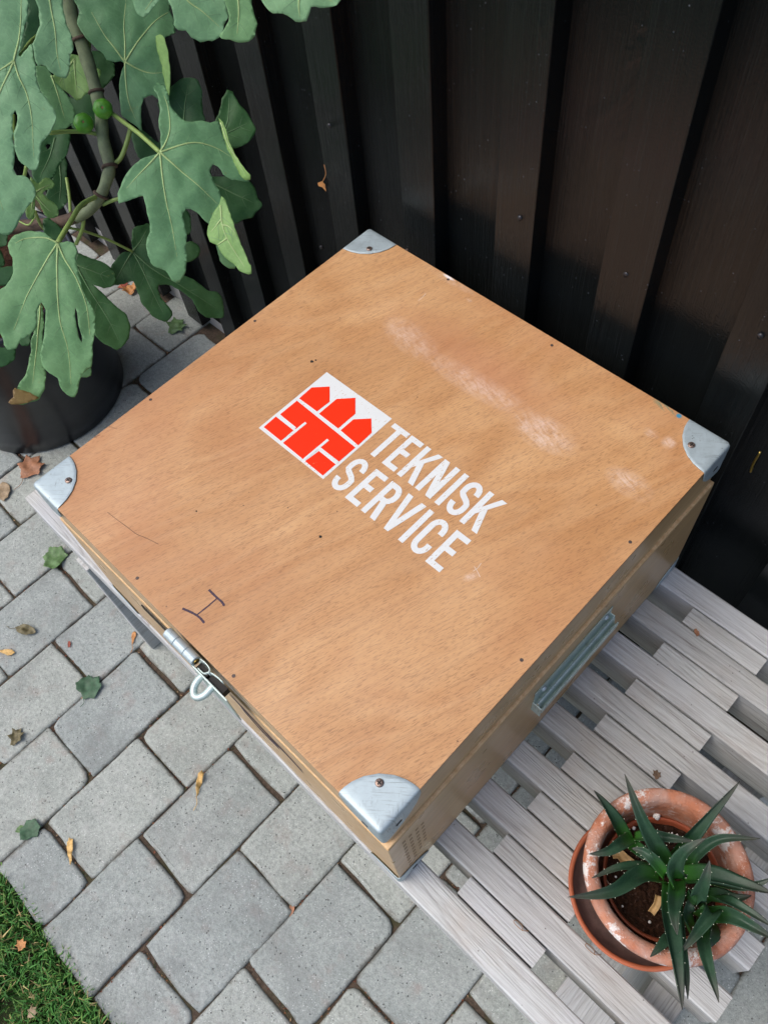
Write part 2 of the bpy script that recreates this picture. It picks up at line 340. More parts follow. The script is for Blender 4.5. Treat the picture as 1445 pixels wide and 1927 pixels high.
def mat_leaf(name, a, b, under, rough=0.5):
    t = NT(name); P = t.coord('Position'); n = t.noise(P, 18, 5, 0.6); f = t.noise(P, 160, 3, 0.6)
    col = t.ramp(n, [(0.3, a), (0.7, b)]); col = t.mix(t.ramp(f, [(0.4, 0.0), (0.7, 0.25)]), col, tuple(x * 1.35 for x in b))
    vc = t.voro(P, 95, 'DISTANCE_TO_EDGE'); col = t.mix(t.ramp(vc, [(0.0, 0.16), (0.05, 0.0)]), col, tuple(min(1, x * 1.6) for x in b))
    oi = t.n('ShaderNodeObjectInfo'); col = t.mix(0.8, col, t.ramp(oi.outputs['Random'], [(0.0, (0.84, 0.88, 0.84)), (0.5, (1, 1, 1)), (1.0, (1.16, 1.08, 0.92))]), 'MULTIPLY')
    yb = t.noise(t.coord('Position'), 27, 5, 0.75); col = t.mix(t.ramp(yb, [(0.66, 0.0), (0.74, 0.5)]), col, (0.30, 0.33, 0.08))
    bb = t.noise(t.coord('Position', 0.6), 46, 5, 0.75); col = t.mix(t.ramp(bb, [(0.72, 0.0), (0.77, 0.7)]), col, (0.16, 0.09, 0.04))
    sp = t.voro(P, 60); col = t.mix(t.math('MULTIPLY', t.ramp(sp, [(0.035, 1.0), (0.06, 0.0)]), t.ramp(t.noise(P, 19, 2), [(0.60, 0.0), (0.63, 0.8)])), col, (0.70, 0.75, 0.68))
    gg = t.n('ShaderNodeNewGeometry'); col = t.mix(gg.outputs['Backfacing'], col, under)
    m = t.fin(col, t.ramp(n, [(0.3, rough - 0.06), (0.7, rough + 0.10)]), t.bump(t.ramp(vc, [(0.0, 0.0), (0.2, 1.0)]), 0.10, 0.0005), Specular_IOR_Level=0.4)
    tr = t.n('ShaderNodeBsdfTranslucent'); t.l(t.mix(1.0, col, (1.2, 1.5, 0.5), 'MULTIPLY'), tr.inputs[0])
    mx = t.n('ShaderNodeMixShader'); mx.inputs[0].default_value = 0.26; t.l(t.b.outputs[0], mx.inputs[1]); t.l(tr.outputs[0], mx.inputs[2]); t.l(mx.outputs[0], t.out.inputs[0])
    return m
def mat_aloe(base_z=0.60):
    t = NT('aloe_leaf'); P = t.coord('Position'); n = t.noise(P, 60, 4)
    vc = t.n('ShaderNodeVertexColor'); vc.layer_name = 'along'
    col = t.mix(t.ramp(vc.outputs[0], [(0.0, 0.0), (0.35, 1.0)]), (0.045, 0.20, 0.018), t.ramp(n, [(0.3, (0.016, 0.052, 0.026)), (0.7, (0.034, 0.082, 0.044))]))
    col = t.mix(t.ramp(vc.outputs[0], [(0.62, 0.0), (1.0, 0.85)]), col, (0.075, 0.062, 0.055))
    fl = t.noise(P, 420, 3, 0.7); col = t.mix(t.ramp(fl, [(0.45, 0.0), (0.7, 0.35)]), col, (0.05, 0.10, 0.065))
    return t.fin(col, t.ramp(n, [(0.3, 0.40), (0.7, 0.58)]), t.bump(t.math('ADD', n, fl), 0.3, 0.0008), Specular_IOR_Level=0.4)
def mat_terracotta():
    t = NT('weathered_terracotta'); P = t.coord('Position'); n = t.noise(P, 22, 6, 0.65); f = t.noise(P, 170, 4, 0.7)
    col = t.ramp(n, [(0.3, (0.42, 0.145, 0.075)), (0.7, (0.58, 0.25, 0.145))])
    col = t.mix(t.ramp(t.noise(t.coord('Position', 0.3), 30, 5, 0.7), [(0.42, 0.0), (0.68, 0.75)]), col, (0.52, 0.36, 0.30))
    lim = t.noise(t.coord('Position', 0.9), 34, 6, 0.72)
    sx = t.n('ShaderNodeSeparateXYZ'); t.l(t.coord('Position'), sx.inputs[0])
    hi = t.ramp(t.math('MULTIPLY', t.math('SUBTRACT', sx.outputs[2], 0.50), 10), [(0.3, 0.15), (0.68, 1.0)])
    col = t.mix(t.math('MULTIPLY', hi, t.ramp(lim, [(0.545, 0.0), (0.60, 0.95)])), col, (0.80, 0.76, 0.72))
    col = t.mix(t.ramp(f, [(0.60, 0.0), (0.68, 0.55)]), col, (0.74, 0.62, 0.55))
    return t.fin(col, 0.8, t.bump(t.math('ADD', f, lim), 0.7, 0.003), Specular_IOR_Level=0.25)

LID = mat_lid(); SIDE_X = mat_side('varnished_side_front', True, 1.0); SIDE_Y = mat_side('varnished_side_right', False, 1.0)
EDGE = mat_ply_edge(); ZINC = mat_zinc(); ZINC2 = mat_zinc('passivated_steel', (0.60, 0.72, 0.68), 0.26)
SLAT = mat_grey_wood('weathered_wood'); LEGW = mat_grey_wood('weathered_wood_leg', False, 1.0)
FENCE = mat_fence(); PAVER = mat_paver()
SOIL = mat_soil('joint_soil', (0.045, 0.035, 0.027), (0.155, 0.115, 0.085), 160, (0.065, 0.066, 0.034))
POTSOIL = mat_soil('potting_soil', (0.010, 0.006, 0.004), (0.075, 0.035, 0.020), 190)
LAWNSOIL = mat_soil('lawn_soil', (0.02, 0.025, 0.012), (0.06, 0.055, 0.03), 90, (0.03, 0.07, 0.02))
def worn_print(name, col, rough, thr):
    t = NT(name); P = t.coord('Position', -math.radians(72.5), (1, 5, 1)); n = t.noise(P, 170, 3, 0.6); m = t.noise(t.coord('Position'), 26, 4, 0.65)
    v = t.math('ADD', n, t.math('MULTIPLY', t.math('SUBTRACT', m, 0.5), 0.45))
    c = t.mix(t.ramp(v, [(thr, 0.0), (thr + 0.05, 0.85)]), col, (0.50, 0.33, 0.19))
    c = t.mix(t.ramp(m, [(0.35, 0.12), (0.7, 0.0)]), c, tuple(x * 0.6 for x in col))
    return t.fin(c, rough, None, Specular_IOR_Level=0.25)
WHITE = worn_print('white_print', (0.74, 0.77, 0.76), 0.5, 0.64); RED = worn_print('red_print', (0.92, 0.032, 0.003), 0.45, 0.74)
INK = simple('marker_ink', (0.055, 0.030, 0.050), 0.6, 0.5, 400); DARK = simple('dark_slot', (0.012, 0.010, 0.008), 0.7)
PLASTIC = simple('black_plastic', (0.012, 0.014, 0.018), 0.30, 0.3, 18)
TERRA = mat_terracotta(); SAUC = simple('terracotta_saucer', (0.44, 0.125, 0.055), 0.6, 0.12, 40); SAUCIN = simple('saucer_inside', (0.12, 0.075, 0.065), 0.45, 0.35, 60)
NURS = simple('nursery_pot_plastic', (0.36, 0.09, 0.04), 0.45, 0.1, 40)
SCREW = simple('worn_screw', (0.30, 0.22, 0.18), 0.4, 0.4, 500, Metallic=0.8)

# ------------------------------------------------------------------ ground: bedding, pavers, lawn
X0 = -0.006; PX = 0.1502; PY = 0.2215; EDGE_Y = -0.468
pav = build('pavement', [(-12, EDGE_Y, -0.0060), (12, EDGE_Y, -0.0060), (12, 3, -0.0060), (-12, 3, -0.0060)], [(0, 1, 2, 3)], SOIL)
pav['kind'] = 'structure'; ORG['pavement'] = Vector()
def paver_mesh(idx, hy):
    r = random.Random(idx); hx = 0.0743
    ring = []
    cr = [r.uniform(0.004, 0.009) if r.random() < 0.72 else r.uniform(0.012, 0.020) for _ in range(4)]
    for ci, (sx, sy) in enumerate(((1, 1), (-1, 1), (-1, -1), (1, -1))):
        a0 = (0, 90, 180, 270)[ci]
        for k in range(3):
            a = math.radians(a0 + 45 * k); q = cr[ci]
            ring.append((sx * (hx - q) + math.cos(a) * q, sy * (hy - q) + math.sin(a) * q))
        nx = ((-1, 1), (-1, -1), (1, -1), (1, 1))[ci]
        mx = ((0, hy), (-hx, 0), (0, -hy), (hx, 0))[ci]
        for s in ((-0.5, 0.5) if ci % 2 else (-0.4, 0.4)):
            if ci == 0: p = (-s * hx, hy)
            elif ci == 1: p = (-hx, -s * hy)
            elif ci == 2: p = (s * hx, -hy)
            else: p = (hx, s * hy)
            ring.append(p)
    ring = [(x + r.uniform(-.0022, .0010), y + r.uniform(-.0026, .0018)) for x, y in ring]
    n = len(ring); V = []
    for k, (ins, z) in enumerate(((0.0, -0.02), (0.0, -0.0045), (0.0018, -0.0010), (0.0060, 0.0))):
        for (x, y) in ring:
            V.append((x * (1 - ins / hx), y * (1 - ins / hy), z + (r.uniform(-.0006, .0003) if k > 1 else 0)))
    F = [(k*n + i, k*n + (i+1) % n, (k+1)*n + (i+1) % n, (k+1)*n + i) for k in range(3) for i in range(n)]
    F.append(tuple(range(3*n, 4*n)))
    me = bpy.data.meshes.new('paver'); me.from_pydata(V, [], F); me.materials.append(PAVER)
    me.polygons.foreach_set('use_smooth', [True] * (len(F) - 1) + [False]); me.update(); return me
PM = [paver_mesh(i, 0.1080) for i in range(8)]; PH = [paver_mesh(20 + i, 0.0515) for i in range(3)]
pr = random.Random(5)
def lay(me, x, y):
    o = bpy.data.objects.new('paver', me); C.objects.link(o); o.parent = pav
    o.location = (x + pr.uniform(-.0018, .0018), y + pr.uniform(-.0025, .0025), pr.uniform(-.0012, .0012))
    o.rotation_euler = (pr.uniform(-.003, .003), pr.uniform(-.003, .003), pr.choice((0, math.pi)) + pr.uniform(-.006, .006))
for j in range(-10, 30):
    xc = X0 - PX * (j + 0.5)
    jy = (-0.030 if j % 2 == 0 else -0.141)
    n = -3
    while True:
        ya = jy + PY * n
        yb = ya + PY
        if ya > 0.60: break
        n += 1
        if yb < EDGE_Y + 0.05: continue
        if ya < EDGE_Y - 0.03: lay(PH[pr.randrange(3)], xc, EDGE_Y + 0.0555 + (yb - EDGE_Y - 0.11) * 0.5)
        else: lay(PM[pr.randrange(8)], xc, (ya + yb) / 2)
gz = build('lawn', [(-12, -12, -0.016), (12, -12, -0.016), (12, EDGE_Y - 0.0005, -0.016), (-12, EDGE_Y - 0.0005, -0.016)], [(0, 1, 2, 3)], LAWNSOIL); gz['kind'] = 'structure'
yard = build('ground', [(-200, -200, -0.03), (200, -200, -0.03), (200, 200, -0.03), (-200, 200, -0.03)], [(0, 1, 2, 3)], LAWNSOIL); yard['kind'] = 'structure'
# grass blades
gt = NT('grass_blade'); gv = gt.n('ShaderNodeVertexColor'); gv.layer_name = 'tint'
GRASS = gt.fin(gv.outputs[0], 0.55, None, Specular_IOR_Level=0.3)
def blades():
    V, F, K = [], [], []; g = random.Random(3)
    for i in range(36000):
        if i < 21000: x = g.uniform(-1.15, 0.15); y = EDGE_Y + 0.012 - abs(g.gauss(0, 0.16))
        else: x = g.uniform(-2.8, 1.2); y = EDGE_Y - g.uniform(0, 0.9)
        if y > EDGE_Y + 0.004 and noise.noise(Vector((x * 22, 0, 0))) < 0.1: y -= 0.02
        dens = noise.noise(Vector((x * 9, y * 9, 2)))
        if dens < -0.32 and g.random() < 0.8: continue
        L = g.uniform(0.02, 0.06) * (0.8 + 0.5 * dens); a = g.uniform(0, 6.283); w = g.uniform(0.0009, 0.0019)
        if y > EDGE_Y - 0.01: L *= 0.6
        dx, dy = math.cos(a), math.sin(a); b = g.uniform(0.2, 0.9) * L; n = len(V)
        V += [(x - dy*w, y + dx*w, -.014), (x + dy*w, y - dx*w, -.014), (x + dx*b*.35 + dy*w*.8, y + dy*b*.35 - dx*w*.8, L*.55 - .014), (x + dx*b*.35 - dy*w*.8, y + dy*b*.35 + dx*w*.8, L*.55 - .014), (x + dx*b, y + dy*b, L*g.uniform(.6, 1) - .014)]
        F += [(n, n+1, n+2, n+3), (n+3, n+2, n+4)]
        k = g.uniform(0.9, 2.0)
        c = (0.042*k, 0.135*k, 0.026*k) if g.random() < 0.88 else (0.26*k, 0.21*k, 0.09*k)
        if g.random() < 0.2: c = (0.10*k, 0.19*k, 0.04*k)
        K.append(c)
    o = build('grass', V, F, GRASS); o['kind'] = 'stuff'; o['label'] = 'short green lawn grass beside the paving edge'; o['category'] = 'grass'
    ca = o.data.color_attributes.new('tint', 'FLOAT_COLOR', 'CORNER'); arr = []
    for i, c in enumerate(K): arr += [*c, 1] * 7
    ca.data.foreach_set('color', arr)
blades()
# litter in the joints
def litter():
    V, F, K = [], [], []; g = random.Random(8)
    for i in range(9000):
        if g.random() < 0.6:
            j = g.randint(-7, 16); x = X0 - PX * j + g.gauss(0, .003); y = g.uniform(EDGE_Y, 0.63)
        else:
            j = g.randint(-7, 16); jy = (-0.030 if j % 2 == 0 else -0.141); x = X0 - PX * (j + g.random()); y = jy + PY * g.randint(-2, 3) + g.gauss(0, .0028)
            if y < EDGE_Y: continue
        if noise.noise(Vector((x * 7, y * 7, 0))) < -0.12 : continue
        s = g.uniform(.0008, .0034); a = g.uniform(0, 6.28); z = -.0060 + g.uniform(0, .0045); n = len(V)
        e = g.uniform(.3, .8)
        V += [(x + s*math.cos(a), y + s*math.sin(a), z), (x - s*e*math.sin(a), y + s*e*math.cos(a), z + .001), (x - s*math.cos(a), y - s*math.sin(a), z), (x + s*e*math.sin(a), y - s*e*math.cos(a), z + .0014)]
        F.append((n, n+1, n+2, n+3)); K.append(g.choice(((.20, .07, .035), (.11, .05, .03), (.30, .20, .11), (.05, .035, .025), (.05, .06, .025), (.22, .10, .05))))
    o = build('joint_litter', V, F, GRASS); o['kind'] = 'stuff'; o['label'] = 'brown and reddish plant crumbs and moss in the paving joints'; o['category'] = 'litter'
    ca = o.data.color_attributes.new('tint', 'FLOAT_COLOR', 'CORNER'); arr = []
    for c in K: arr += [*c, 1] * 4
    ca.data.foreach_set('color', arr)
litter()

# ------------------------------------------------------------------ black board fence
FY = 0.640; FR = 0.668
fence = empty('wooden_fence', (-0.9, FR, 0), 'tall black painted fence of upright boards behind the bench', 'fence')
plinth = build('base_board', *bx(-4.2, 2.2, FR + 0.001, FR + 0.03, -0.01, 0.05), simple('pale_base', (0.42, 0.42, 0.41), 0.8, 0.1), fence)
fr = random.Random(2)
for k in range(-22, 14):
    xr = -0.170 + 0.1685 * k
    w = 0.062 + fr.uniform(-.003, .004)
    build('raised_board', *bx(xr - w, xr, FY + fr.uniform(-.002, .001), FR + 0.004, 0.012, 1.98), FENCE, fence, bevel=0.0014)
    build('recessed_board', *bx(xr - w - 0.118, xr - w + 0.012, FR + fr.uniform(0, .002), FR + 0.022, 0.028, 1.96), FENCE, fence, bevel=0.001)
build('back_rail', *bx(-4.0, 2.1, FR + 0.024, FR + 0.06, 0.3, 0.37), FENCE, fence)
build('back_rail', *bx(-4.0, 2.1, FR + 0.024, FR + 0.06, 1.5, 1.57), FENCE, fence)
NAIL = simple('painted_nail', (0.03, 0.03, 0.033), 0.2, 0.2, 300, Metallic=0.5)
for u in ((1178, 516), (1430, 632), (978, 410), (620, 236), (605, 465)):
    p = at_y(u, FY)
    v, f = tube([Vector((p.x, FY - 0.0022, p.z)), Vector((p.x, FY + 0.002, p.z))], lambda t: 0.0032 if t < .5 else 0.0045, 10)
    build('nail', v, f, NAIL, fence, smooth=True)
BRASS = simple('brass', (0.35, 0.25, 0.07), 0.3, 0.2, 200, Metallic=1.0)
p0 = at_y((1415, 880), FY - .004); p1 = at_y((1430, 850), FY - .006)
hk = build('wall_hook', *tube(smooth_path([p0, p0 + Vector((.002, -.01, .004)), (p0 + p1) / 2 + Vector((0, -.006, 0)), p1], 5), 0.0016, 8), BRASS, None, smooth=True)
tag(hk, 'small brass hook screwed into the black fence by the box corner', 'hook')

# ------------------------------------------------------------------ slatted bench
SZ = 0.43; ST = 0.070
bench = empty('slatted_bench', (-0.255, 0.30, 0), 'low weathered grey slatted wooden bench under the box', 'bench')
br = random.Random(4)
def slat_mesh(x0, x1, y0, y1, z0, z1, seg):
    # a bar with softened, slightly wavering long edges and its own origin in the middle
    V, F = [], []; b = 0.0022; sd_ = br.uniform(0, 100)
    xs = [x0 + (x1 - x0) * i / seg for i in range(seg + 1)]
    for x in xs:
        a = noise.noise(Vector((x * 9, sd_, 0))) * 0.0009; c = noise.noise(Vector((x * 9, sd_, 7))) * 0.0009; d = noise.noise(Vector((x * 5, sd_, 3))) * 0.0006
        V += [(x, y0 + a, z0), (x, y0 + a, z1 - b + d), (x, y0 + b + a, z1 + d), (x, y1 - b + c, z1 + d), (x, y1 + c, z1 - b + d), (x, y1 + c, z0)]
    for i in range(seg):
        for k in range(6):
            F.append((i*6 + k, i*6 + (k+1) % 6, (i+1)*6 + (k+1) % 6, (i+1)*6 + k))
    F.append(tuple(range(6))); F.append(tuple(range(seg*6, seg*6 + 6))[::-1])
    return V, [f[::-1] for f in F]
def part_local(name, VF, mat, parent, ctr, bevel=0):
    me = bpy.data.meshes.new(name); me.from_pydata([tuple(Vector(v) - Vector(ctr)) for v in VF[0]], [], VF[1]); me.materials.append(mat); me.update()
    o = bpy.data.objects.new(name, me); C.objects.link(o); o.parent = parent; o.location = Vector(ctr) - ORG[parent.name]
    if bevel:
        m = o.modifiers.new('bevel', 'BEVEL'); m.width = bevel; m.segments = 2; m.limit_method = 'ANGLE'
    return o
for k in range(9):
    y0 = -0.0035 + 0.0712 * k; w = 0.0375 if k else 0.040
    dz = br.uniform(-.0008, .0005)
    part_local('slat', slat_mesh(-0.876, 0.366 + br.uniform(-.002, .002), y0, y0 + w, SZ - ST, SZ + dz, 30), SLAT, bench, (-0.255, y0 + w/2, SZ))
for k in range(8):
    y0 = -0.0035 + 0.0712 * k + (0.0395 if k else 0.0418); y1 = -0.0035 + 0.0712 * (k + 1) - 0.0022
    for (xa, xb) in ((0.0615, 0.181), (-0.691, -0.5715), (-0.315, -0.195)):
        e = br.uniform(-.003, .003)
        part_local('spacer_block', slat_mesh(xa + e, xb + e, y0 + br.uniform(0, .001), y1, SZ - ST + .002, SZ + br.uniform(-.002, .0005), 4), SLAT, bench, ((xa + xb)/2, (y0 + y1)/2, SZ))
# supports: cross rails, legs and ground runners at both ends
for (xa, xb, lx) in ((0.245, 0.345, 1), (-0.766, -0.726, -1)):
    xr0, xr1 = (0.300, 0.345) if lx > 0 else (-0.766, -0.726)
    part_local('cross_rail', bx(xr0, xr1, 0.03, 0.575, SZ - ST - 0.055, SZ - ST - 0.001), LEGW, bench, ((xr0 + xr1)/2, .3, SZ - .07), 0.002)
    for ya in ((-0.010 if lx < 0 else 0.125), 0.50):
        part_local('leg', bx(xr0 + .003, xr1 - .003, ya, ya + 0.07, 0.002 if lx < 0 else 0.024, SZ - ST - 0.056 if ya > .02 else SZ - ST - .001), LEGW, bench, ((xr0 + xr1)/2, ya + .03, .2), 0.002)
part_local('runner', bx(0.243, 0.40, 0.035, 0.56, 0.002, 0.022), LEGW, bench, (0.32, .3, .01), 0.002)
# brown splinter wedged between slats, rusty chip
# ------------------------------------------------------------------ the plywood case
ZL = 0.748; BX0, BX1, BY0, BY1 = -0.600, 0.0, 0.0, 0.598; SEAM = 0.668; ZB = SZ + 0.004
case = empty('wooden_case', (-0.30, 0.30, SZ), 'square varnished plywood case with steel corners and TEKNISK SERVICE printed on its lid', 'case')
build('lid_panel', *prism(rrect(BX0, BX1, BY0, BY1, .010), ZL - 0.006, ZL), LID, case, bevel=0.0016)
build('lid_frame', *prism(rrect(BX0 + .001, BX1 - .001, BY0 + .001, BY1 - .001, .010), SEAM, ZL - 0.0062), SIDE_Y, case, bevel=0.001)
v, f = bx(BX0 - .002, BX1 + .003, BY0 - .0006, BY1 + .001, ZB, SEAM - .0055)
body = build('body', v, f, SIDE_Y, case, bevel=0.0012)
build('plywood_edge', *bx(BX0 - .0006, BX1 + .0027, BY0 + .0002, BY1 + .0004, SEAM - .0052, SEAM - .0012), EDGE, case, bevel=0.0008)
# steel corners: three quarter discs folded over the corner, edges rounded
def corner(cx, cy, cz, sx, sy, sz, r, rs):
    V, F = [], []; b = 0.0042; n = 14; off = 0.0017
    def face(f3):
        base = len(V)
        for i in range(n + 1):
            for k in range(n + 1):
                rr = i / n; a = math.pi / 2 * (0.5 - 0.5 * math.cos(math.pi * (0.5 - 0.5 * math.cos(math.pi * k / n))))
                p = Vector(f3(rr * math.cos(a), rr * math.sin(a)))        # corner at origin, inward positive
                q = Vector((max(p.x, b), max(p.y, b), max(p.z, b)))
                d = p - q
                if d.length > 1e-9: p = q + d.normalized() * (b + off)
                V.append((cx + sx * p.x, cy + sy * p.y, cz + sz * p.z))
        fl = []
        for i in range(n):
            for k in range(n):
                fl.append((base + i*(n+1) + k, base + (i+1)*(n+1) + k, base + (i+1)*(n+1) + k + 1, base + i*(n+1) + k + 1))
        return fl
    Fs = face(lambda a, c: (a * r, c * r, 0)) + face(lambda a, c: (0, a * r, c * rs)) + face(lambda a, c: (c * r, 0, a * rs))
    bm = bmesh.new(); vs_ = [bm.verts.new(Vector(v) - ORG[case.name]) for v in V]
    for q in Fs:
        try: bm.faces.new([vs_[i] for i in q])
        except ValueError: pass
    bmesh.ops.remove_doubles(bm, verts=bm.verts, dist=1e-5)
    bmesh.ops.dissolve_degenerate(bm, edges=bm.edges, dist=1e-6)
    bmesh.ops.recalc_face_normals(bm, faces=bm.faces)
    ctr = Vector((cx + sx * r, cy + sy * r, cz + sz * r)) - ORG[case.name]
    bm.faces.ensure_lookup_table(); f0 = bm.faces[0]
    if f0.normal.dot(f0.calc_center_median() - ctr) < 0: bmesh.ops.reverse_faces(bm, faces=bm.faces)
    me = bpy.data.meshes.new('steel_corner'); bm.to_mesh(me); bm.free(); me.materials.append(ZINC)
    me.polygons.foreach_set('use_smooth', [True] * len(me.polygons))
    o = bpy.data.objects.new('steel_corner', me); C.objects.link(o); o.parent = case; ORG[o.name] = ORG[case.name]
    m = o.modifiers.new('solid', 'SOLIDIFY'); m.thickness = 0.0013; m.offset = -1
    o.modifiers.new('weighted', 'WEIGHTED_NORMAL')
    return o
def screw(parent, p, nrm, r=0.0042, mat=None):
    nrm = Vector(nrm); p = Vector(p)
    path = [p + nrm * .0001, p + nrm * .0013, p + nrm * .0018, p + nrm * .0019]; rad = [r, r, r * .75, r * .3]
    V, F = [], []; s, u = frame(nrm); seg = 14
    for i, q in enumerate(path):
        for k in range(seg):
            a = 2 * math.pi * k / seg; V.append(q + (s * math.cos(a) + u * math.sin(a)) * rad[i])
    for i in range(3):
        for k in range(seg):
            F.append((i*seg + k, i*seg + (k+1) % seg, (i+1)*seg + (k+1) % seg, (i+1)*seg + k))
    F.append(tuple(range(3*seg, 4*seg)))
    o = build('screw', V, F, mat or SCREW, parent, smooth=True)
    # cross recess
    w = r * .16; L = r * .62; q = p + nrm * .00195
    parts = []
    for d, e in ((s, u), (u, s)):
        parts.append(([q - d*L - e*w, q + d*L - e*w, q + d*L + e*w, q - d*L + e*w, ], [(0, 1, 2, 3)]))
    vv, ff = join(parts); ff = [t_ if (Vector(vv[t_[1]]) - Vector(vv[t_[0]])).cross(Vector(vv[t_[2]]) - Vector(vv[t_[1]])).dot(nrm) > 0 else t_[::-1] for t_ in ff]
    vv = [Vector(v_) + nrm * (0.00005 * (i // 4)) for i, v_ in enumerate(vv)]
    rc = build('recess', vv, ff, DARK, o)
    return o
for (cx, sx) in ((BX0, 1), (BX1, -1)):
    for (cy, sy) in ((BY0, 1), (BY1, -1)):
        c1 = corner(cx, cy, ZL, sx, sy, -1, 0.0555, 0.050)
        screw(c1, (cx + sx * .0325, cy + sy * .0330, ZL + .0017), (0, 0, 1), 0.0043)
        corner(cx + (-.002 if sx > 0 else .003), cy - sy * .0015, ZB - .0005, sx, sy, 1, 0.052, 0.032)
# slots punched in the corner sides
for q, nrm in (((0.0019, 0.022, 0.722), 'x'), ((-0.022, -0.0019, 0.722), 'y'), ((0.0050, 0.024, 0.446), 'x'), ((0.0019, 0.575, 0.722), 'x')):
    if nrm == 'x': v, f = bx(q[0], q[0] + .0004, q[1] - .004, q[1] + .004, q[2] - .0018, q[2] + .0018)
    else: v, f = bx(q[0] - .004, q[0] + .004, q[1] - .0004, q[1], q[2] - .0018, q[2] + .0018)
    build('slot', v, f, DARK, case)
# nails round the lid edge
for u in ((259, 1088), (440, 1272), (1185, 1020), (981, 1242), (843, 526), (1038, 650), (480, 604), (284, 752), (765, 470)):
    p = at_z(u, ZL)
    build('lid_nail', *tube([Vector((p.x, p.y, ZL - .001)), Vector((p.x, p.y, ZL + .0003))], 0.0021, 10), simple('nail_head', (0.10, 0.075, 0.065), 0.5, 0.5, 500, Metallic=0.4) if 'NH' not in globals() else NH, case)
for u, s in (((603, 1010), .0021), ((587, 680), .0026), ((594, 678), .0014), ((370, 962), .0012)):
    p = at_z(u, ZL); pts = [(p.x + s * math.cos(a) * rng.uniform(.7, 1.2), p.y + s * math.sin(a) * rng.uniform(.6, 1.1)) for a in [i * .785 for i in range(8)]]
    build('dark_speck', *prism(pts, ZL + .0001, ZL + .0003), DARK, case)

# ---- print on the lid. Pixel outlines are turned into lid coordinates, then squared up
ZQ = 520 / 1445
def lidp(q): 
    p = at_z((460 + q[0] * ZQ, 680 + q[1] * ZQ), ZL); return (p.x, p.y)
logo = build('logo_panel', *prism([(-0.4485, 0.3635), (-0.4485, 0.2435), (-0.3305, 0.2435), (-0.3305, 0.3635)], ZL + .00005, ZL + .0003), WHITE, case)
for poly in ([(287,195),(352,138),(446,133),(446,212),(380,263)], [(390,275),(482,198),(580,192),(580,275),(490,352)], [(503,362),(570,305),(663,300),(665,375),(595,440)],
             [(275,207),(580,452),(495,525),(400,452),(306,512),(203,428),(270,355),(188,278)], [(165,290),(257,362),(192,417),(102,345)], [(390,470),(477,540),(410,598),(318,523)],
             ):
    build('red_shape', *prism([lidp(q) for q in poly], ZL + .0004, ZL + .0006), RED, logo)
# fill so the big block reads whole, and the white joints on top of it
build('red_shape', *prism([lidp(q) for q in [(403,452),(440,420),(420,420),(300,510),(308,512)]], ZL + .0004, ZL + .00055), RED, logo)
def stroke_poly(a, b, w):
    d = Vector((b[0]-a[0], b[1]-a[1])).normalized() * w / 2; n = Vector((-d.y, d.x))
    return [(a[0]+n.x, a[1]+n.y), (a[0]-n.x, a[1]-n.y), (b[0]-n.x, b[1]-n.y), (b[0]+n.x, b[1]+n.y)]
for i, (a, b) in enumerate((((322,322),(196,425)), ((178,282),(266,352)), ((438,411),(312,516)), ((393,456),(488,532)))):
    pa, pb = lidp(a), lidp(b)
    build('white_joint', *prism(stroke_poly(pa, pb, 0.0036), ZL + .0007, ZL + .0008 + i * .00004), WHITE, logo)
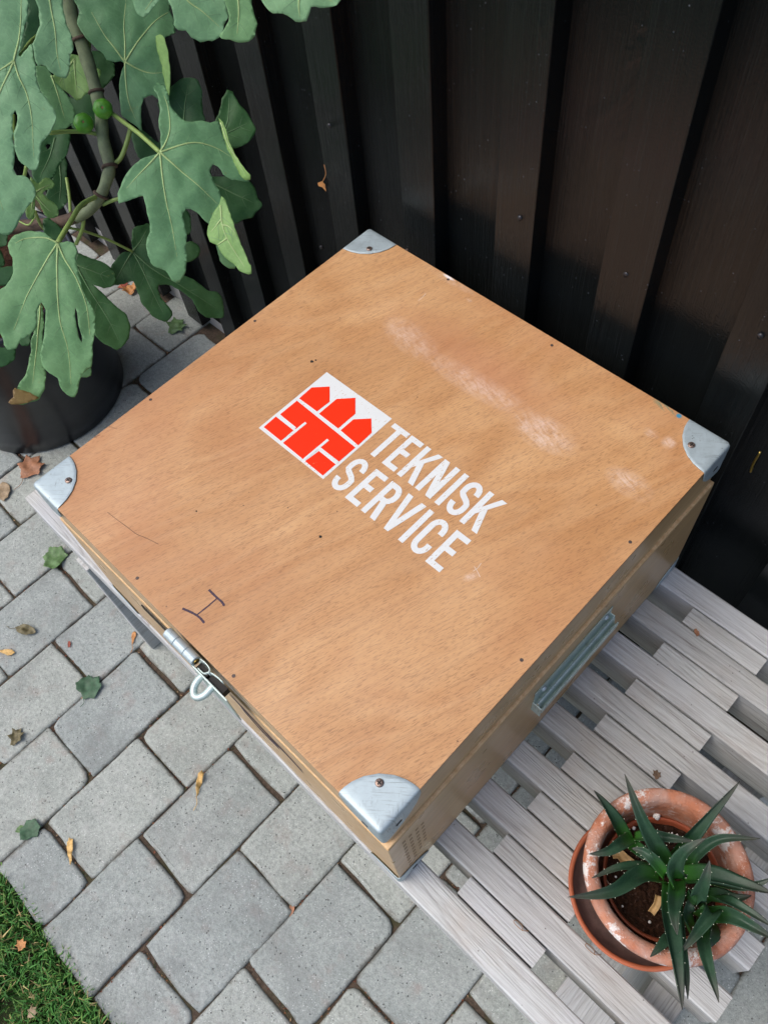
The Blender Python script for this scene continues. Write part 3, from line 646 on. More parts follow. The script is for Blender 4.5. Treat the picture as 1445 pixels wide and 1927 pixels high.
# condensed capitals from strokes: u 0..w along x, v 0..1 up
T_ = 0.0073
def arc(cx, cy, rx_, ry, a0, a1, n=8):
    return [(cx + rx_ * math.cos(math.radians(a0 + (a1 - a0) * i / n)), cy + ry * math.sin(math.radians(a0 + (a1 - a0) * i / n))) for i in range(n + 1)]
def ribbon(pts, w):
    L, R_ = [], []
    for i, p in enumerate(pts):
        a = Vector(pts[max(i-1, 0)]); b = Vector(pts[min(i+1, len(pts)-1)]); d = (b - a).normalized(); n = Vector((-d.y, d.x)) * w / 2
        L.append((p[0] + n.x, p[1] + n.y)); R_.append((p[0] - n.x, p[1] - n.y))
    return L + R_[::-1]
def glyph(ch, w, h):
    t = T_; H = t / 2
    R = lambda x0, y0, x1, y1: [(x0, y0), (x1, y0), (x1, y1), (x0, y1)]
    if ch == 'T': return [R(0, h - t, w, h), R(w/2 - H, 0, w/2 + H, h - t)]
    if ch == 'E': return [R(0, 0, t, h), R(t, h - t, w, h), R(t, 0, w, t), R(t, h*.52 - H, w * .88, h*.52 + H)]
    if ch == 'I': return [R(0, 0, t, h)]
    if ch == 'K': return [R(0, 0, t, h), [(t, h*.36), (t, h*.58), (w - t*1.05, h), (w, h)], [(t*1.15, h*.53), (w - t*1.1, 0), (w, 0), (t*1.9, h*.66)]]
    if ch == 'N': return [R(0, 0, t, h), R(w - t, 0, w, h), [(0, h), (t*1.1, h), (w, 0), (w - t*1.1, 0)]]
    if ch == 'V': return [[(0, h), (t*1.05, h), (w/2 + H*.9, 0), (w/2 - H*.9, 0)], [(w - t*1.05, h), (w, h), (w/2 + H*.9, 0), (w/2 - H*.9, 0)]]
    rx_ = (w - t) / 2; c = w / 2
    if ch == 'S':
        ry = h * .21
        pts = arc(c, h - H - ry, rx_, ry, 0, 180, 10) + [(H + rx_*.04, h*.60), (c - rx_*.55, h*.545), (c + rx_*.45, h*.47), (w - H - rx_*.05, h*.40)] + arc(c, H + ry, rx_, ry, 0, -180, 10)
        pts = [(w - H, h*.70)] + pts + [(H, h*.30)]
        return [ribbon(pts, t)]
    if ch == 'C':
        ry = h * .20
        return [ribbon([(w - H, h*.66)] + arc(c, h - H - ry, rx_, ry, 0, 180, 10) + arc(c, H + ry, rx_, ry, 180, 360, 10) + [(w - H, h*.34)], t)]
    if ch == 'R':
        ry = (h*.56 - t) / 2; cy = h - H - ry
        return [R(0, 0, t, h), ribbon([(t, h - H), (c, h - H)] + arc(c + .0005, cy, rx_ - .0005, ry, 88, -88, 9) + [(c, h*.44 + H), (t, h*.44 + H)], t), [(w*.40, h*.46), (w - t*1.08, 0), (w, 0), (w*.40 + t*1.15, h*.46)]]
ROW1 = (0.3070, 0.0540, (('T', -.3230, -.2965), ('E', -.2940, -.2735), ('K', -.2690, -.2425), ('N', -.2395, -.2150), ('I', -.2085, -.2012), ('S', -.1965, -.1735), ('K', -.1700, -.1435)))
ROW2 = (0.2425, 0.0540, (('S', -.3225, -.2990), ('E', -.2925, -.2720), ('R', -.2660, -.2430), ('V', -.2395, -.2110), ('I', -.2060, -.1987), ('C', -.1930, -.1700), ('E', -.1640, -.1425)))
for row in (ROW1, ROW2):
    for ch, xa, xb in row[2]:
        ps = [prism([(xa + q[0], row[0] + q[1]) for q in poly], ZL + .00005, ZL + .0003 + .00003 * i) for i, poly in enumerate(glyph(ch, xb - xa, row[1]))]
        build('printed_letter', *join(ps), WHITE, case)
# ---- handwritten mark and pencil scratches
def crop(x0, y0, s): return lambda q: (lambda p: (p.x, p.y))(at_z((x0 + q[0]*s, y0 + q[1]*s), ZL))
c6 = crop(220, 1060, 300/1445)
def stroke_on_lid(pts, w0, mat, name, parent=case, h=.00025):
    pp = [Vector((a[0], a[1], 0)) for a in pts]; sp = smooth_path(pp, 5); n = len(sp)
    L, R_ = [], []
    for i, p in enumerate(sp):
        d = (sp[min(i+1, n-1)] - sp[max(i-1, 0)]).normalized(); q = Vector((-d.y, d.x, 0)); w = w0 * (0.85 + 0.3 * noise.noise(Vector((i * .7, w0 * 900, 0)))) / 2
        L.append(p + q*w); R_.append(p - q*w)
    V = [(p.x, p.y, ZL + h) for p in L] + [(p.x, p.y, ZL + h) for p in R_]
    return build(name, V, [(i, n+i, n+i+1, i+1) for i in range(n-1)], mat, parent)
stroke_on_lid([c6(q) for q in ((835,240),(870,275),(912,315),(952,350),(975,386))], .0030, INK, 'marker_stroke')
stroke_on_lid([c6(q) for q in ((910,318),(820,395),(728,468))], .0020, INK, 'marker_stroke', h=.0003)
stroke_on_lid([c6(q) for q in ((596,410),(665,440),(718,468),(760,500),(795,542))], .0030, INK, 'marker_stroke')
SCR = simple('fine_scratch', (0.16, 0.09, 0.055), 0.7)
c5 = crop(60, 840, 240/1445)
stroke_on_lid([c5(q) for q in ((860,745),(960,825),(1090,920),(1190,995),(1300,1040),(1440,1110))], .0007, SCR, 'scratch')
c3 = crop(0, 780, 250/1445)
stroke_on_lid([c3(q) for q in ((1185,130),(1280,158))], .0006, SCR, 'scratch')
stroke_on_lid([c3(q) for q in ((1060,255),(1030,245),(1090,225))], .0006, SCR, 'scratch')
LSCR = simple('pale_scratch', (0.75, 0.60, 0.48), 0.7)
for a, b in (((787, 566), (801, 552)), ((903, 1086), (892, 1066)), ((890, 1075), (905, 1060))):
    pa, pb = at_z(a, ZL), at_z(b, ZL); stroke_on_lid([(pa.x, pa.y), ((pa.x+pb.x)/2 + .001, (pa.y+pb.y)/2), (pb.x, pb.y)], .0008, LSCR, 'scratch')
# stamped dots low on the right side
V, F = [], []
for cI, y in enumerate((0.020, 0.030, 0.040, 0.049)):
    for rI in range(9 - cI):
        z = 0.628 - 0.019 * rI - .004 * cI
        v, f = bx(0.0031, 0.0033, y - .0022, y + .0022, z - .0035, z + .0035); n = len(V); V += v; F += [tuple(i + n for i in q) for q in f]
st = build('stamp_marks', V, F, simple('faded_stamp', (0.34, 0.215, 0.115), 0.6), case); st['kind'] = 'stuff'
# scribbles on the front face
for pts in (((-.262, .628), (-.235, .615), (-.20, .600), (-.170, .595), (-.146, .58)), ((-.250, .60), (-.23, .575), (-.212, .57), (-.19, .575))):
    pp = smooth_path([Vector((a, 0, b)) for a, b in pts], 5); n = len(pp)
    V = [(p.x, -.0010, p.z + .010) for p in pp] + [(p.x, -.0010, p.z - .010) for p in pp]
    build('marker_stroke', V, [(i, n+i, n+i+1, i+1) for i in range(n-1)], INK, case)
# ---- carrying handle on the right side
def handle():
    Y0, Y1 = 0.242, 0.392; x = 0.0032
    prof = [(0.0, .630), (.0012, .6308), (.0016, .604), (.0030, .598), (.0044, .5985), (.0054, .606), (.0068, .6085), (.0084, .6075), (.0094, .602), (.0102, .594), (.0114, .5925), (.0124, .597), (.0132, .6025), (.0144, .6035), (.0152, .600), (.0148, .588)]
    n = len(prof); ys = [Y0, Y0 + .004, Y0 + .02, Y1 - .02, Y1 - .004, Y1]
    V = [(x + px, y, z) for y in ys for (px, z) in prof]
    F = [(i*n + k, i*n + k + 1, (i+1)*n + k + 1, (i+1)*n + k) for i in range(len(ys) - 1) for k in range(n - 1)]
    hn = build('carry_handle', V, F, ZINC2, case, smooth=False, solid=0.0012)
    build('end_cap', *bx(x, x + .0135, Y0 - .001, Y0 + .0008, .574, .600), ZINC2, hn, bevel=.0006)
    build('end_cap', *bx(x, x + .008, Y1 - .0008, Y1 + .0005, .596, .612), ZINC2, hn, bevel=.0006)
    for y in (Y0 + .016, Y1 - .012):
        V, F = [], []
        for i, (r, h) in enumerate(((.0042, .0), (.0040, .0016), (.0026, .0028), (.0008, .0031))):
            for k in range(12): a = k * math.pi / 6; V.append((x + .0018 + h, y + r * math.cos(a), .619 + r * math.sin(a)))
        F = [(i*12 + k, i*12 + (k+1) % 12, (i+1)*12 + (k+1) % 12, (i+1)*12 + k) for i in range(3) for k in range(12)] + [tuple(range(36, 48))]
        build('rivet', V, F, ZINC, hn, smooth=True)
handle()
# ---- hasp and staple on the front
hy = -0.0085; hz = 0.736
hasp = build('hasp', *bx(-0.322, -0.271, -0.0035, -0.0017, 0.672, 0.732), ZINC2, case, bevel=.0005)
for a, b in ((-.3220, -.3055), (-.3052, -.2880), (-.2877, -.2715)):
    build('hinge_knuckle', *tube([Vector((a, hy, hz)), Vector((b, hy, hz))], 0.0066, 20), ZINC, hasp, smooth=False, bevel=.0007)
build('hinge_pin', *tube([Vector((-.2716, hy, hz)), Vector((-.2700, hy, hz))], 0.0036, 12), BRASS, hasp)
build('strap', *bx(-0.2760, -0.2140, -0.0150, -0.0132, 0.664, 0.7330), ZINC2, hasp, bevel=.0005)
build('slot', *bx(-0.2690, -0.2520, -0.0130, -0.0050, 0.7200, 0.7300), DARK, hasp)
build('slot', *bx(-0.2490, -0.2250, -0.0130, -0.0040, 0.7180, 0.7290), DARK, hasp)
for pts in (((-.270, -.0045, .738), (-.262, -.0035, .738), (-.254, -.0045, .737), (-.2515, -.0085, .735)), ((-.266, -.0125, .733), (-.256, -.0120, .733), (-.2515, -.0070, .734), (-.242, -.0048, .735), (-.232, -.0045, .735))):
    pp = smooth_path(pts, 5); n = len(pp); V = [(p.x, p.y, p.z) for p in pp] + [(p.x, p.y, p.z - .03) for p in pp]
    build('spring_clip', V, [(i, n+i, n+i+1, i+1) for i in range(n-1)], ZINC2, hasp, smooth=True, solid=.0012)
ring = smooth_path([(-.2600, -.010, .722), (-.2625, -.019, .717), (-.2610, -.028, .713), (-.2550, -.0335, .711), (-.2490, -.032, .712), (-.2450, -.025, .714), (-.2440, -.018, .717), (-.2440, -.010, .720)], 5)
build('staple', *tube(ring, 0.0042, 12), ZINC2, hasp, smooth=True)
build('clasp', *bx(-0.424, -0.352, -0.0038, -0.0018, 0.640, 0.652), DARK, case, bevel=.0004)

# ------------------------------------------------------------------ terracotta pot with aloes
PC = (0.2265, 0.1985)
sauc = empty('plant_saucer', (0.224, 0.194, SZ), 'round orange terracotta saucer under the aloe pot on the bench', 'saucer')
build('dish', *lathe([(0.0, SZ + .001), (.070, SZ + .001), (.080, SZ + .008), (.0880, SZ + .024), (.0885, SZ + .0262), (.0865, SZ + .0275), (.0835, SZ + .0262), (.0825, SZ + .024)], .224, .194, 72, 0.006), SAUC, sauc, smooth=True)
build('dish_floor', *lathe([(.0823, SZ + .0238), (.0755, SZ + .010), (.068, SZ + .006), (0.0, SZ + .006)], .224, .194, 72, 0.004), SAUCIN, sauc, smooth=True)
tpot = empty('terracotta_pot', (PC[0], PC[1], SZ + .007), 'thick rimmed weathered terracotta pot with white lime patches holding aloes', 'flower pot')
build('pot_wall', *lathe([(0.0, SZ + .007), (.052, SZ + .007), (.056, SZ + .010), (.076, SZ + .092), (.081, SZ + .098), (.083, SZ + .102), (.0885, SZ + .136), (.0905, SZ + .142), (.0895, SZ + .147), (.0855, SZ + .1495), (.0785, SZ + .1485), (.0745, SZ + .145), (.0715, SZ + .130), (.0705, SZ + .100), (.065, SZ + .060), (.05, SZ + .016), (0, SZ + .016)], PC[0], PC[1], 96, 0.010, 3), TERRA, tpot, smooth=True)
npot = empty('nursery_pot', (PC[0] + .002, PC[1] + .003, SZ + .017), 'thin brown plastic plant pot with dark soil inside the terracotta pot', 'plant pot')
NX, NY = PC[0] + .003, PC[1] + .004; NZ = 0.526
build('pot_shell', *lathe([(0, SZ + .018), (.046, SZ + .018), (.0645, NZ - .002), (.0670, NZ), (.0672, NZ + .0012), (.0650, NZ + .0014), (.0630, NZ - .002), (.050, SZ + .03)], NX, NY, 64), NURS, npot, smooth=True)
V, F = [], []; ns = 40
for i in range(ns + 1):
    for k in range(48):
        r = .0645 * i / ns; a = 2 * math.pi * k / 48; x, y = NX + r * math.cos(a), NY + r * math.sin(a)
        V.append((x, y, NZ - .009 + .0045 * noise.noise(Vector((x*60, y*60, 0))) + .0045 * noise.noise(Vector((x*230, y*230, 3)))))
for i in range(ns):
    for k in range(48): F.append((i*48 + k, (i+1)*48 + k, (i+1)*48 + (k+1) % 48, i*48 + (k+1) % 48))
build('potting_soil', V, F, POTSOIL, npot, smooth=False)
def pebble(name, p, s, mat, parent, seed):
    bm = bmesh.new(); bmesh.ops.create_icosphere(bm, subdivisions=2, radius=s)
    for v in bm.verts: v.co *= 1 + 0.35 * noise.noise(v.co * (1.2 / s) + Vector((seed, 0, 0)))
    me = bpy.data.meshes.new(name); 
    for v in bm.verts: v.co += Vector(p) - ORG[parent.name]
    bm.to_mesh(me); bm.free(); me.materials.append(mat); me.polygons.foreach_set('use_smooth', [True]*len(me.polygons))
    o = bpy.data.objects.new(name, me); C.objects.link(o); o.parent = parent; return o
PERL = simple('perlite', (0.80, 0.80, 0.78), 0.8, 0.08, 300)
AQ = 0.33564
def aq(q, z): return at_z((960 + q[0]*AQ, 1400 + q[1]*AQ), z)
for i, (q, s, z) in enumerate((((692, 473), .0022, NZ - .003), ((820, 404), .0045, NZ + .003), ((780, 998), .0017, NZ - .005), ((933, 512), .0018, NZ - .003), ((628, 910), .0013, NZ - .005), ((590, 745), .0014, NZ - .005), ((905, 500), .0012, NZ - .004))):
    pebble('perlite_grain', aq(q, z), s, PERL, npot, i * 3.1)
# crumbs of bark in the soil
V, F = [], []; g = random.Random(6)
for i in range(700):
    a = g.uniform(0, 6.28); r = .062 * math.sqrt(g.random()); x, y = NX + r*math.cos(a), NY + r*math.sin(a); z = NZ - .0065 + g.uniform(-.002, .002); s = g.uniform(.0006, .0026)
    d = Vector((g.uniform(-1, 1), g.uniform(-1, 1), g.uniform(-.4, .4))).normalized() * s; e = Vector((g.uniform(-1, 1), g.uniform(-1, 1), g.uniform(-.4, .4))).normalized() * s * .6; n = len(V); p = Vector((x, y, z))
    V += [p - d, p + e, p + d, p - e + Vector((0, 0, s*.5))]; F += [(n, n+1, n+3), (n+1, n+2, n+3), (n, n+3, n+2), (n, n+2, n+1)]
bk = build('bark_crumbs', V, F, simple('bark', (0.055, 0.026, 0.016), 0.9, 0.6, 250), npot); bk['kind'] = 'stuff'
DRY = simple('dry_leaf', (0.52, 0.34, 0.15), 0.6, 0.25, 120)
def ribbon3(path, w, mat, name, curl=0.25, up=Vector((0, 0, 1)), solid=.0006, parent=None):
    n = len(path); V, F = [], []; m = 6
    for i, p in enumerate(path):
        t = (path[min(i+1, n-1)] - path[max(i-1, 0)]).normalized(); s = t.cross(up).normalized(); u = s.cross(t)
        ww = w(i / (n-1))
        for k in range(m + 1):
            c = k / m * 2 - 1; V.append(p + s * c * ww + u * curl * ww * (c*c - .4))
    F = [(i*(m+1) + k, i*(m+1) + k + 1, (i+1)*(m+1) + k + 1, (i+1)*(m+1) + k) for i in range(n-1) for k in range(m)]
    return build(name, V, F, mat, parent, smooth=True, solid=solid)
pth = smooth_path([aq(q, z) for q, z in (((570, 628), NZ + .002), ((605, 618), NZ + .004), ((640, 650), NZ + .001), ((680, 672), NZ), ((730, 690), NZ - .003))], 6)
tag(ribbon3(pth, lambda t: .0034 * (0.5 + 1.2 * math.sin(math.pi * min(1, t*.9 + .08))), DRY, 'dry_leaf', 0.9), 'dry yellowish aloe leaf curled on the soil near the rim', 'dead leaf')
pth = smooth_path([aq(q, z) for q, z in (((830, 850), NZ + .004), ((820, 900), NZ + .003), ((788, 948), NZ - .002))], 6)
tag(ribbon3(pth, lambda t: .0036, DRY, 'dry_leaf', 0.9), 'short dry beige leaf stub lying on the soil below the aloe centre', 'dead leaf')
pth = smooth_path([aq(q, NZ - .002) for q in ((535, 760), (560, 790), (595, 785), (640, 750), (668, 760))], 6)
tag(build('root_fibre', *tube(pth, .0009, 6), simple('root', (0.34, 0.24, 0.17), 0.8), None, smooth=True), 'thin pale dry root curling on the soil at the pot edge', 'root')

ALOE = mat_aloe(); SPINE = simple('aloe_spine', (0.62, 0.66, 0.50), 0.5, 0.05)
def aloe_leaf(parent, pts, w, seed, fold=0.45):
    fold = fold * 1.7
    path = smooth_path([aq((a, b), z) for a, b, z in pts], 8); n = len(path); V, F = [], []; m = 8; al = []
    ring_n = 2 * m; spV, spF = [], []; L = sum((path[i+1] - path[i]).length for i in range(n-1))
    s_prev = None
    for i, p in enumerate(path):
        t_ = i / (n - 1); t = (path[min(i+1, n-1)] - path[max(i-1, 0)]).normalized()
        s = t.cross(Vector((0, 0, 1)));
        if s.length < .15: s = s_prev or Vector((1, 0, 0))
        s = (s - t * s.dot(t)).normalized()
        if s_prev and s.dot(s_prev) < 0: s = -s
        s_prev = s
        u = s.cross(t)
        if u.z < 0: u = -u
        tw = 0.55 * math.sin(seed * 3 + t_ * 2.2); s, u = s * math.cos(tw) + u * math.sin(tw), u * math.cos(tw) - s * math.sin(tw)
        hw = w * 0.5 * (0.90 + 0.12 * math.sin(math.pi * min(1, t_ * 1.6))) * max(0.0, 1 - t_ ** 3.0) ** 0.95 + .0003
        th = hw * 0.42
        for k in range(ring_n):
            if k <= m: c = k / m * 2 - 1; off = fold * hw * abs(c) ** 1.25 ; V.append(p + s * c * hw + u * off)
            else: c = 1 - (k - m) / m * 2; V.append(p + s * c * hw * .98 + u * (fold * hw * abs(c) ** 1.25 - th * (1 - c*c) - .0004))
            al.append(t_)
        if 0.04 < t_ < 0.9 and i % 4 == 0:
            for sd_, c in ((1, 1), (-1, -1)):
                b = p + s * c * hw + u * fold * hw; e = t * .0006; n2 = len(spV)
                spV += [b - e - u*.0002, b + e - u*.0002, b + u * .0003, b + s * c * .0010 + t * .0005 + u * .0003]; spF += [(n2, n2+1, n2+3), (n2+1, n2+2, n2+3), (n2+2, n2, n2+3)]
    for i in range(n - 1):
        for k in range(ring_n): F.append((i*ring_n + k, i*ring_n + (k+1) % ring_n, (i+1)*ring_n + (k+1) % ring_n, (i+1)*ring_n + k))
    F.append(tuple(range(ring_n))[::-1]); F.append(tuple(range((n-1)*ring_n, n*ring_n)))
    o = build('leaf', V, F, ALOE, parent, smooth=True)
    ca = o.data.color_attributes.new('along', 'FLOAT_COLOR', 'POINT'); arr = []
    for a in al: arr += [a, a, a, 1]
    ca.data.foreach_set('color', arr)
    sp = build('spines', spV, spF, SPINE, o); sp['kind'] = 'stuff'
U = 1 / 5240
al1 = empty('aloe_plant', aq((900, 740), .53), 'largest aloe rosette with long dark green toothed leaves in the middle of the pot', 'aloe', 'aloe plants in the terracotta pot')
for i, (pts, w, fo) in enumerate((
    (((880,700,.560),(810,560,.605),(735,400,.635),(640,168,.655)), 118, .5),
    (((840,760,.560),(720,745,.585),(560,825,.605),(322,858,.612)), 125, .5),
    (((820,730,.555),(740,695,.570),(610,695,.580),(455,752,.585)), 85, .3),
    (((930,620,.545),(1010,510,.585),(1120,380,.610),(1285,208,.640)), 100, .7),
    (((990,720,.545),(1050,620,.580),(1180,535,.600),(1400,530,.610)), 95, .5),
    (((960,760,.560),(1120,760,.595),(1300,800,.610),(1470,838,.615)), 150, .5),
    (((905,800,.560),(890,980,.595),(920,1230,.615),(962,1490,.620)), 130, .6),
    (((935,820,.555),(955,1050,.590),(980,1250,.600),(993,1430,.605)), 75, .6),
    (((925,770,.580),(930,880,.610),(925,960,.625),(935,1070,.630)), 112, .5),
    (((1080,770,.57),(1250,800,.60),(1360,790,.61),(1480,745,.62)), 70, .4),
    (((870,730,.580),(800,640,.600),(740,600,.600),(680,585,.598)), 80, .4),
    (((905,760,.595),(930,690,.635),(990,610,.665),(1095,528,.680)), 120, .55),
    )): aloe_leaf(al1, pts, w * U * 0.80, i * 1.7, fo)
al2 = empty('aloe_plant', aq((660, 540), .53), 'small aloe offset with three leaves at the far left side of the pot', 'aloe', 'aloe plants in the terracotta pot')
for i, (pts, w, fo) in enumerate((
    (((650,540,.545),(590,440,.575),(530,350,.590),(468,260,.600)), 92, .4),
    (((690,530,.550),(620,560,.580),(540,600,.588),(440,617,.590)), 80, .4),
    (((690,535,.550),(780,520,.585),(890,525,.600),(1035,545,.602)), 82, .4),
    (((680,560,.550),(740,610,.570),(790,650,.575),(840,700,.570)), 80, .3))): aloe_leaf(al2, pts, w * U * 0.9, 5 + i, fo)
al3 = empty('aloe_plant', aq((1100, 920), .53), 'middle sized aloe offset leaning over the near right rim of the pot', 'aloe', 'aloe plants in the terracotta pot')
for i, (pts, w, fo) in enumerate((
    (((1060,980,.555),(1130,950,.600),(1040,1060,.612),(948,1170,.615)), 95, .5),
    (((1080,1000,.550),(1085,1120,.590),(1120,1290,.605),(1167,1450,.610)), 84, .5),
    (((1090,860,.560),(1200,880,.610),(1330,940,.625),(1480,1030,.630)), 78, .4),
    (((1120,950,.560),(1240,960,.600),(1350,1020,.612),(1480,1100,.615)), 100, .5),
    (((1010,900,.560),(1050,850,.620),(1090,760,.655),(1115,652,.670)), 100, .4),
    (((1010,1040,.548),(985,960,.575),(1000,900,.585),(1030,850,.580)), 95, .3),
    (((1110,990,.550),(1135,1050,.575),(1120,1100,.582),(1090,1150,.580)), 90, .3),
    (((960,1080,.545),(890,1100,.575),(840,1145,.585),(782,1195,.588)), 80, .4),
    (((1060,880,.550),(1160,850,.580),(1260,870,.590),(1350,850,.592)), 95, .3))): aloe_leaf(al3, pts, w * U * 0.85, 11 + i, fo)

# ------------------------------------------------------------------ black plastic tub of the fig
TX, TY = -1.503, 0.240
tub = empty('plastic_tub', (TX, TY, 0), 'large round black plastic tub holding the fig beside the fence', 'tub')
build('tub_wall', *lathe([(0, .002), (.196, .002), (.201, .006), (.203, .05), (.207, .09), (.2075, .092), (.222, .36), (.228, .362), (.229, .380), (.222, .384), (.216, .380), (.200, .30), (0, .30)], TX, TY, 96, 0.004), PLASTIC, tub, smooth=True)
V, F = [], []
for i in range(13):
    for k in range(48):
        r = .213 * i / 12; a = 2*math.pi*k/48; x, y = TX + r*math.cos(a), TY + r*math.sin(a); V.append((x, y, .335 + .012 * noise.noise(Vector((x*30, y*30, 0)))))
for i in range(12):
    for k in range(48): F.append((i*48 + k, (i+1)*48 + k, (i+1)*48 + (k+1) % 48, i*48 + (k+1) % 48))
build('tub_soil', V, F, POTSOIL, tub)

# ------------------------------------------------------------------ fig tree
fig = empty('fig_tree', (TX, TY, 0.335), 'potted fig tree with large lobed blue green leaves and two small green figs', 'fig tree')
LF = {'pale': mat_leaf('fig_leaf_glaucous', (0.195, 0.400, 0.205), (0.265, 0.490, 0.260), (0.22, 0.34, 0.16)),
      'mid': mat_leaf('fig_leaf_mature', (0.135, 0.310, 0.145), (0.185, 0.385, 0.185), (0.18, 0.28, 0.12)),
      'dark': mat_leaf('fig_leaf_shade_tint', (0.030, 0.105, 0.036), (0.050, 0.145, 0.052), (0.10, 0.18, 0.08)),  # leaves deep in the crown: their shade is put into a darker green
      'young': mat_leaf('fig_leaf_young', (0.19, 0.36, 0.11), (0.28, 0.47, 0.16), (0.28, 0.40, 0.16))}
LF['withered'] = mat_leaf('fig_leaf_withered', (0.22, 0.13, 0.05), (0.38, 0.28, 0.10), (0.30, 0.20, 0.10))
VEIN = simple('leaf_vein', (0.36, 0.50, 0.20), 0.5, 0.1, 90); STALK = simple('leaf_stalk', (0.26, 0.38, 0.10), 0.45, 0.15, 60)
VEIN2 = simple('leaf_side_vein', (0.17, 0.33, 0.15), 0.5, 0.1, 90)
VEIND = simple('leaf_vein_shade_tint', (0.10, 0.20, 0.08), 0.5, 0.1, 90)  # vein colour darkened along with the shade-tinted leaves
BARK = simple('fig_bark', (0.17, 0.21, 0.11), 0.65, 0.4, 45); BARK2 = simple('old_fig_bark', (0.085, 0.055, 0.038), 0.8, 0.4, 60)
TAN = simple('dry_margin', (0.30, 0.16, 0.07), 0.7, 0.4, 80)
def z1(q): return (q[0] * ZQ, q[1] * ZQ)
def z2(q): return (q[0] * ZQ, 380 + q[1] * ZQ)
def inside(p, poly):
    c = False; n = len(poly); j = n - 1
    for i in range(n):
        if (poly[i][1] > p[1]) != (poly[j][1] > p[1]) and p[0] < (poly[j][0]-poly[i][0])*(p[1]-poly[i][1])/(poly[j][1]-poly[i][1]) + poly[i][0]: c = not c
        j = i
    return c
def fig_leaf(poly, junc, dep, tilt, kind, veins=(), bend=0.9, seed=0.0, conv=z1, hole=None, pj=None):
    """poly, junc in crop pixels; the leaf lies on its own tilted plane, then is cupped and waved"""
    J = at_depth(conv(junc), dep)
    n = (-ray(conv(junc)).normalized() * 1.0 + Vector((0, 0, tilt[0])) + rx * tilt[1] + dn * tilt[2]).normalized()
    e1 = rx - n * rx.dot(n); e1.normalize(); e2 = n.cross(e1)
    def loc(q):
        d = at_plane(conv(q), J, n) - J; return Vector((d.dot(e1), d.dot(e2)))
    P = [loc(q) for q in poly]
    # densify and scallop the margin
    D = []; m = len(P)
    for i in range(m):
        a, b, c_, d_ = P[i-1], P[i], P[(i+1) % m], P[(i+2) % m]; L = (c_ - b).length; k = max(1, int(L / 0.0045))
        for s in range(k):
            t = s / k
            cr = 0.5 * ((2*b) + (c_ - a)*t + (2*a - 5*b + 4*c_ - d_)*t*t + (3*b - a - 3*c_ + d_)*t**3)
            p = b.lerp(c_, t) * .35 + cr * .65; nn = Vector((-(c_ - b).y, (c_ - b).x)).normalized()
            w = noise.noise(Vector((p.x * 95 + seed, p.y * 95, 0))) * 0.0016 + abs(math.sin((p.x + p.y * 1.3) * 420 + seed)) * 0.0009
            D.append(p + nn * w)
    loops = [D]
    H = None
    if hole: H = [loc(q) for q in hole]
    xs = [p.x for p in D]; ys = [p.y for p in D]; st_ = max(0.0052, (max(xs) - min(xs)) / 48)
    pts = list(D); edges = [(i, (i+1) % len(D)) for i in range(len(D))]
    if H:
        o_ = len(pts); pts += H; edges += [(o_ + i, o_ + (i+1) % len(H)) for i in range(len(H))]
    y = min(ys); row = 0
    while y < max(ys):
        x = min(xs) + (row % 2) * st_ / 2
        while x < max(xs):
            if inside((x, y), D) and not (H and inside((x, y), H)): pts.append(Vector((x, y)))
            x += st_
        y += st_ * .87; row += 1
    vo, eo, fo, *_ = delaunay_2d_cdt(pts, edges, [], 0, 1e-6)
    V = []
    VS = [[loc(q) for q in v] for v in veins]
    def lift(p):
        r = p.length; z = -bend * r * r * 1.6
        z += 0.0045 * noise.noise(Vector((p.x * 16 + seed, p.y * 16, 1.0))) + 0.0022 * noise.noise(Vector((p.x * 45, p.y * 45 + seed, 2.0)))
        dm = 1.0
        for v in VS:
            for i in range(len(v) - 1):
                a, b = v[i], v[i+1]; ab = b - a; t = max(0, min(1, (p - a).dot(ab) / max(ab.length_squared, 1e-9))); dm = min(dm, (p - (a + ab * t)).length)
        if VS: z += 0.0035 * (1 - math.exp(-dm / 0.012))
        return z
    def W(p, up=0.0): return J + e1 * p.x + e2 * p.y + n * (lift(p) + up)
    F = []
    for f in fo:
        cx = sum((vo[i] for i in f), Vector((0, 0))) / len(f)
        if inside(cx, D) and not (H and inside(cx, H)):
            a, b, c_ = vo[f[0]], vo[f[1]], vo[f[2]]
            F.append(tuple(f) if (b - a).cross(c_ - a) > 0 else tuple(f)[::-1])
    used = sorted({i for f in F for i in f}); mp = {k: i for i, k in enumerate(used)}
    V = [W(vo[i]) for i in used]; F = [tuple(mp[i] for i in f) for f in F]
    o = build('leaf', V, F, LF[kind], fig, smooth=True, solid=0.0005)
    vm = VEIND if kind == 'dark' else VEIN
    for v in veins:
        pp = smooth_path([Vector((p.x, p.y, 0)) for p in (loc(q) for q in v)], 7)
        k = len(pp)
        tb = tube([W(Vector((p.x, p.y)), 0.0002) for p in pp], lambda t: 0.00135 * (1 - t) + 0.00035, 6)
        build('vein', *tb, vm, o, smooth=True)
        # fine side veins
        for s in range(4, k - 2, 6):
            a = Vector((pp[s].x, pp[s].y)); d = Vector((pp[s+1].x, pp[s+1].y)) - a
            if d.length < 1e-6: continue
            d.normalize()
            for sg in (1, -1):
                dd = (d * .75 + Vector((-d.y, d.x)) * sg).normalized(); Ls = 0.024 * (1 - .4 * s / k)
                qs = [a + dd * Ls * i / 4 + d * .004 * (i/4)**2 for i in range(5)]
                if all(inside(q, D) and not (H and inside(q, H)) for q in qs): build('vein', *tube([W(q, 0.0) for q in qs], lambda t: 0.00030 * (1 - t) + 0.00012, 5), VEIN2 if kind != 'dark' else VEIND, o, smooth=True)
    return J, n
def stalk(pts, r=0.0026, mat=None, name='stalk'):
    return build(name, *tube(smooth_path(pts, 7), r, 8), mat or STALK, fig, smooth=True)
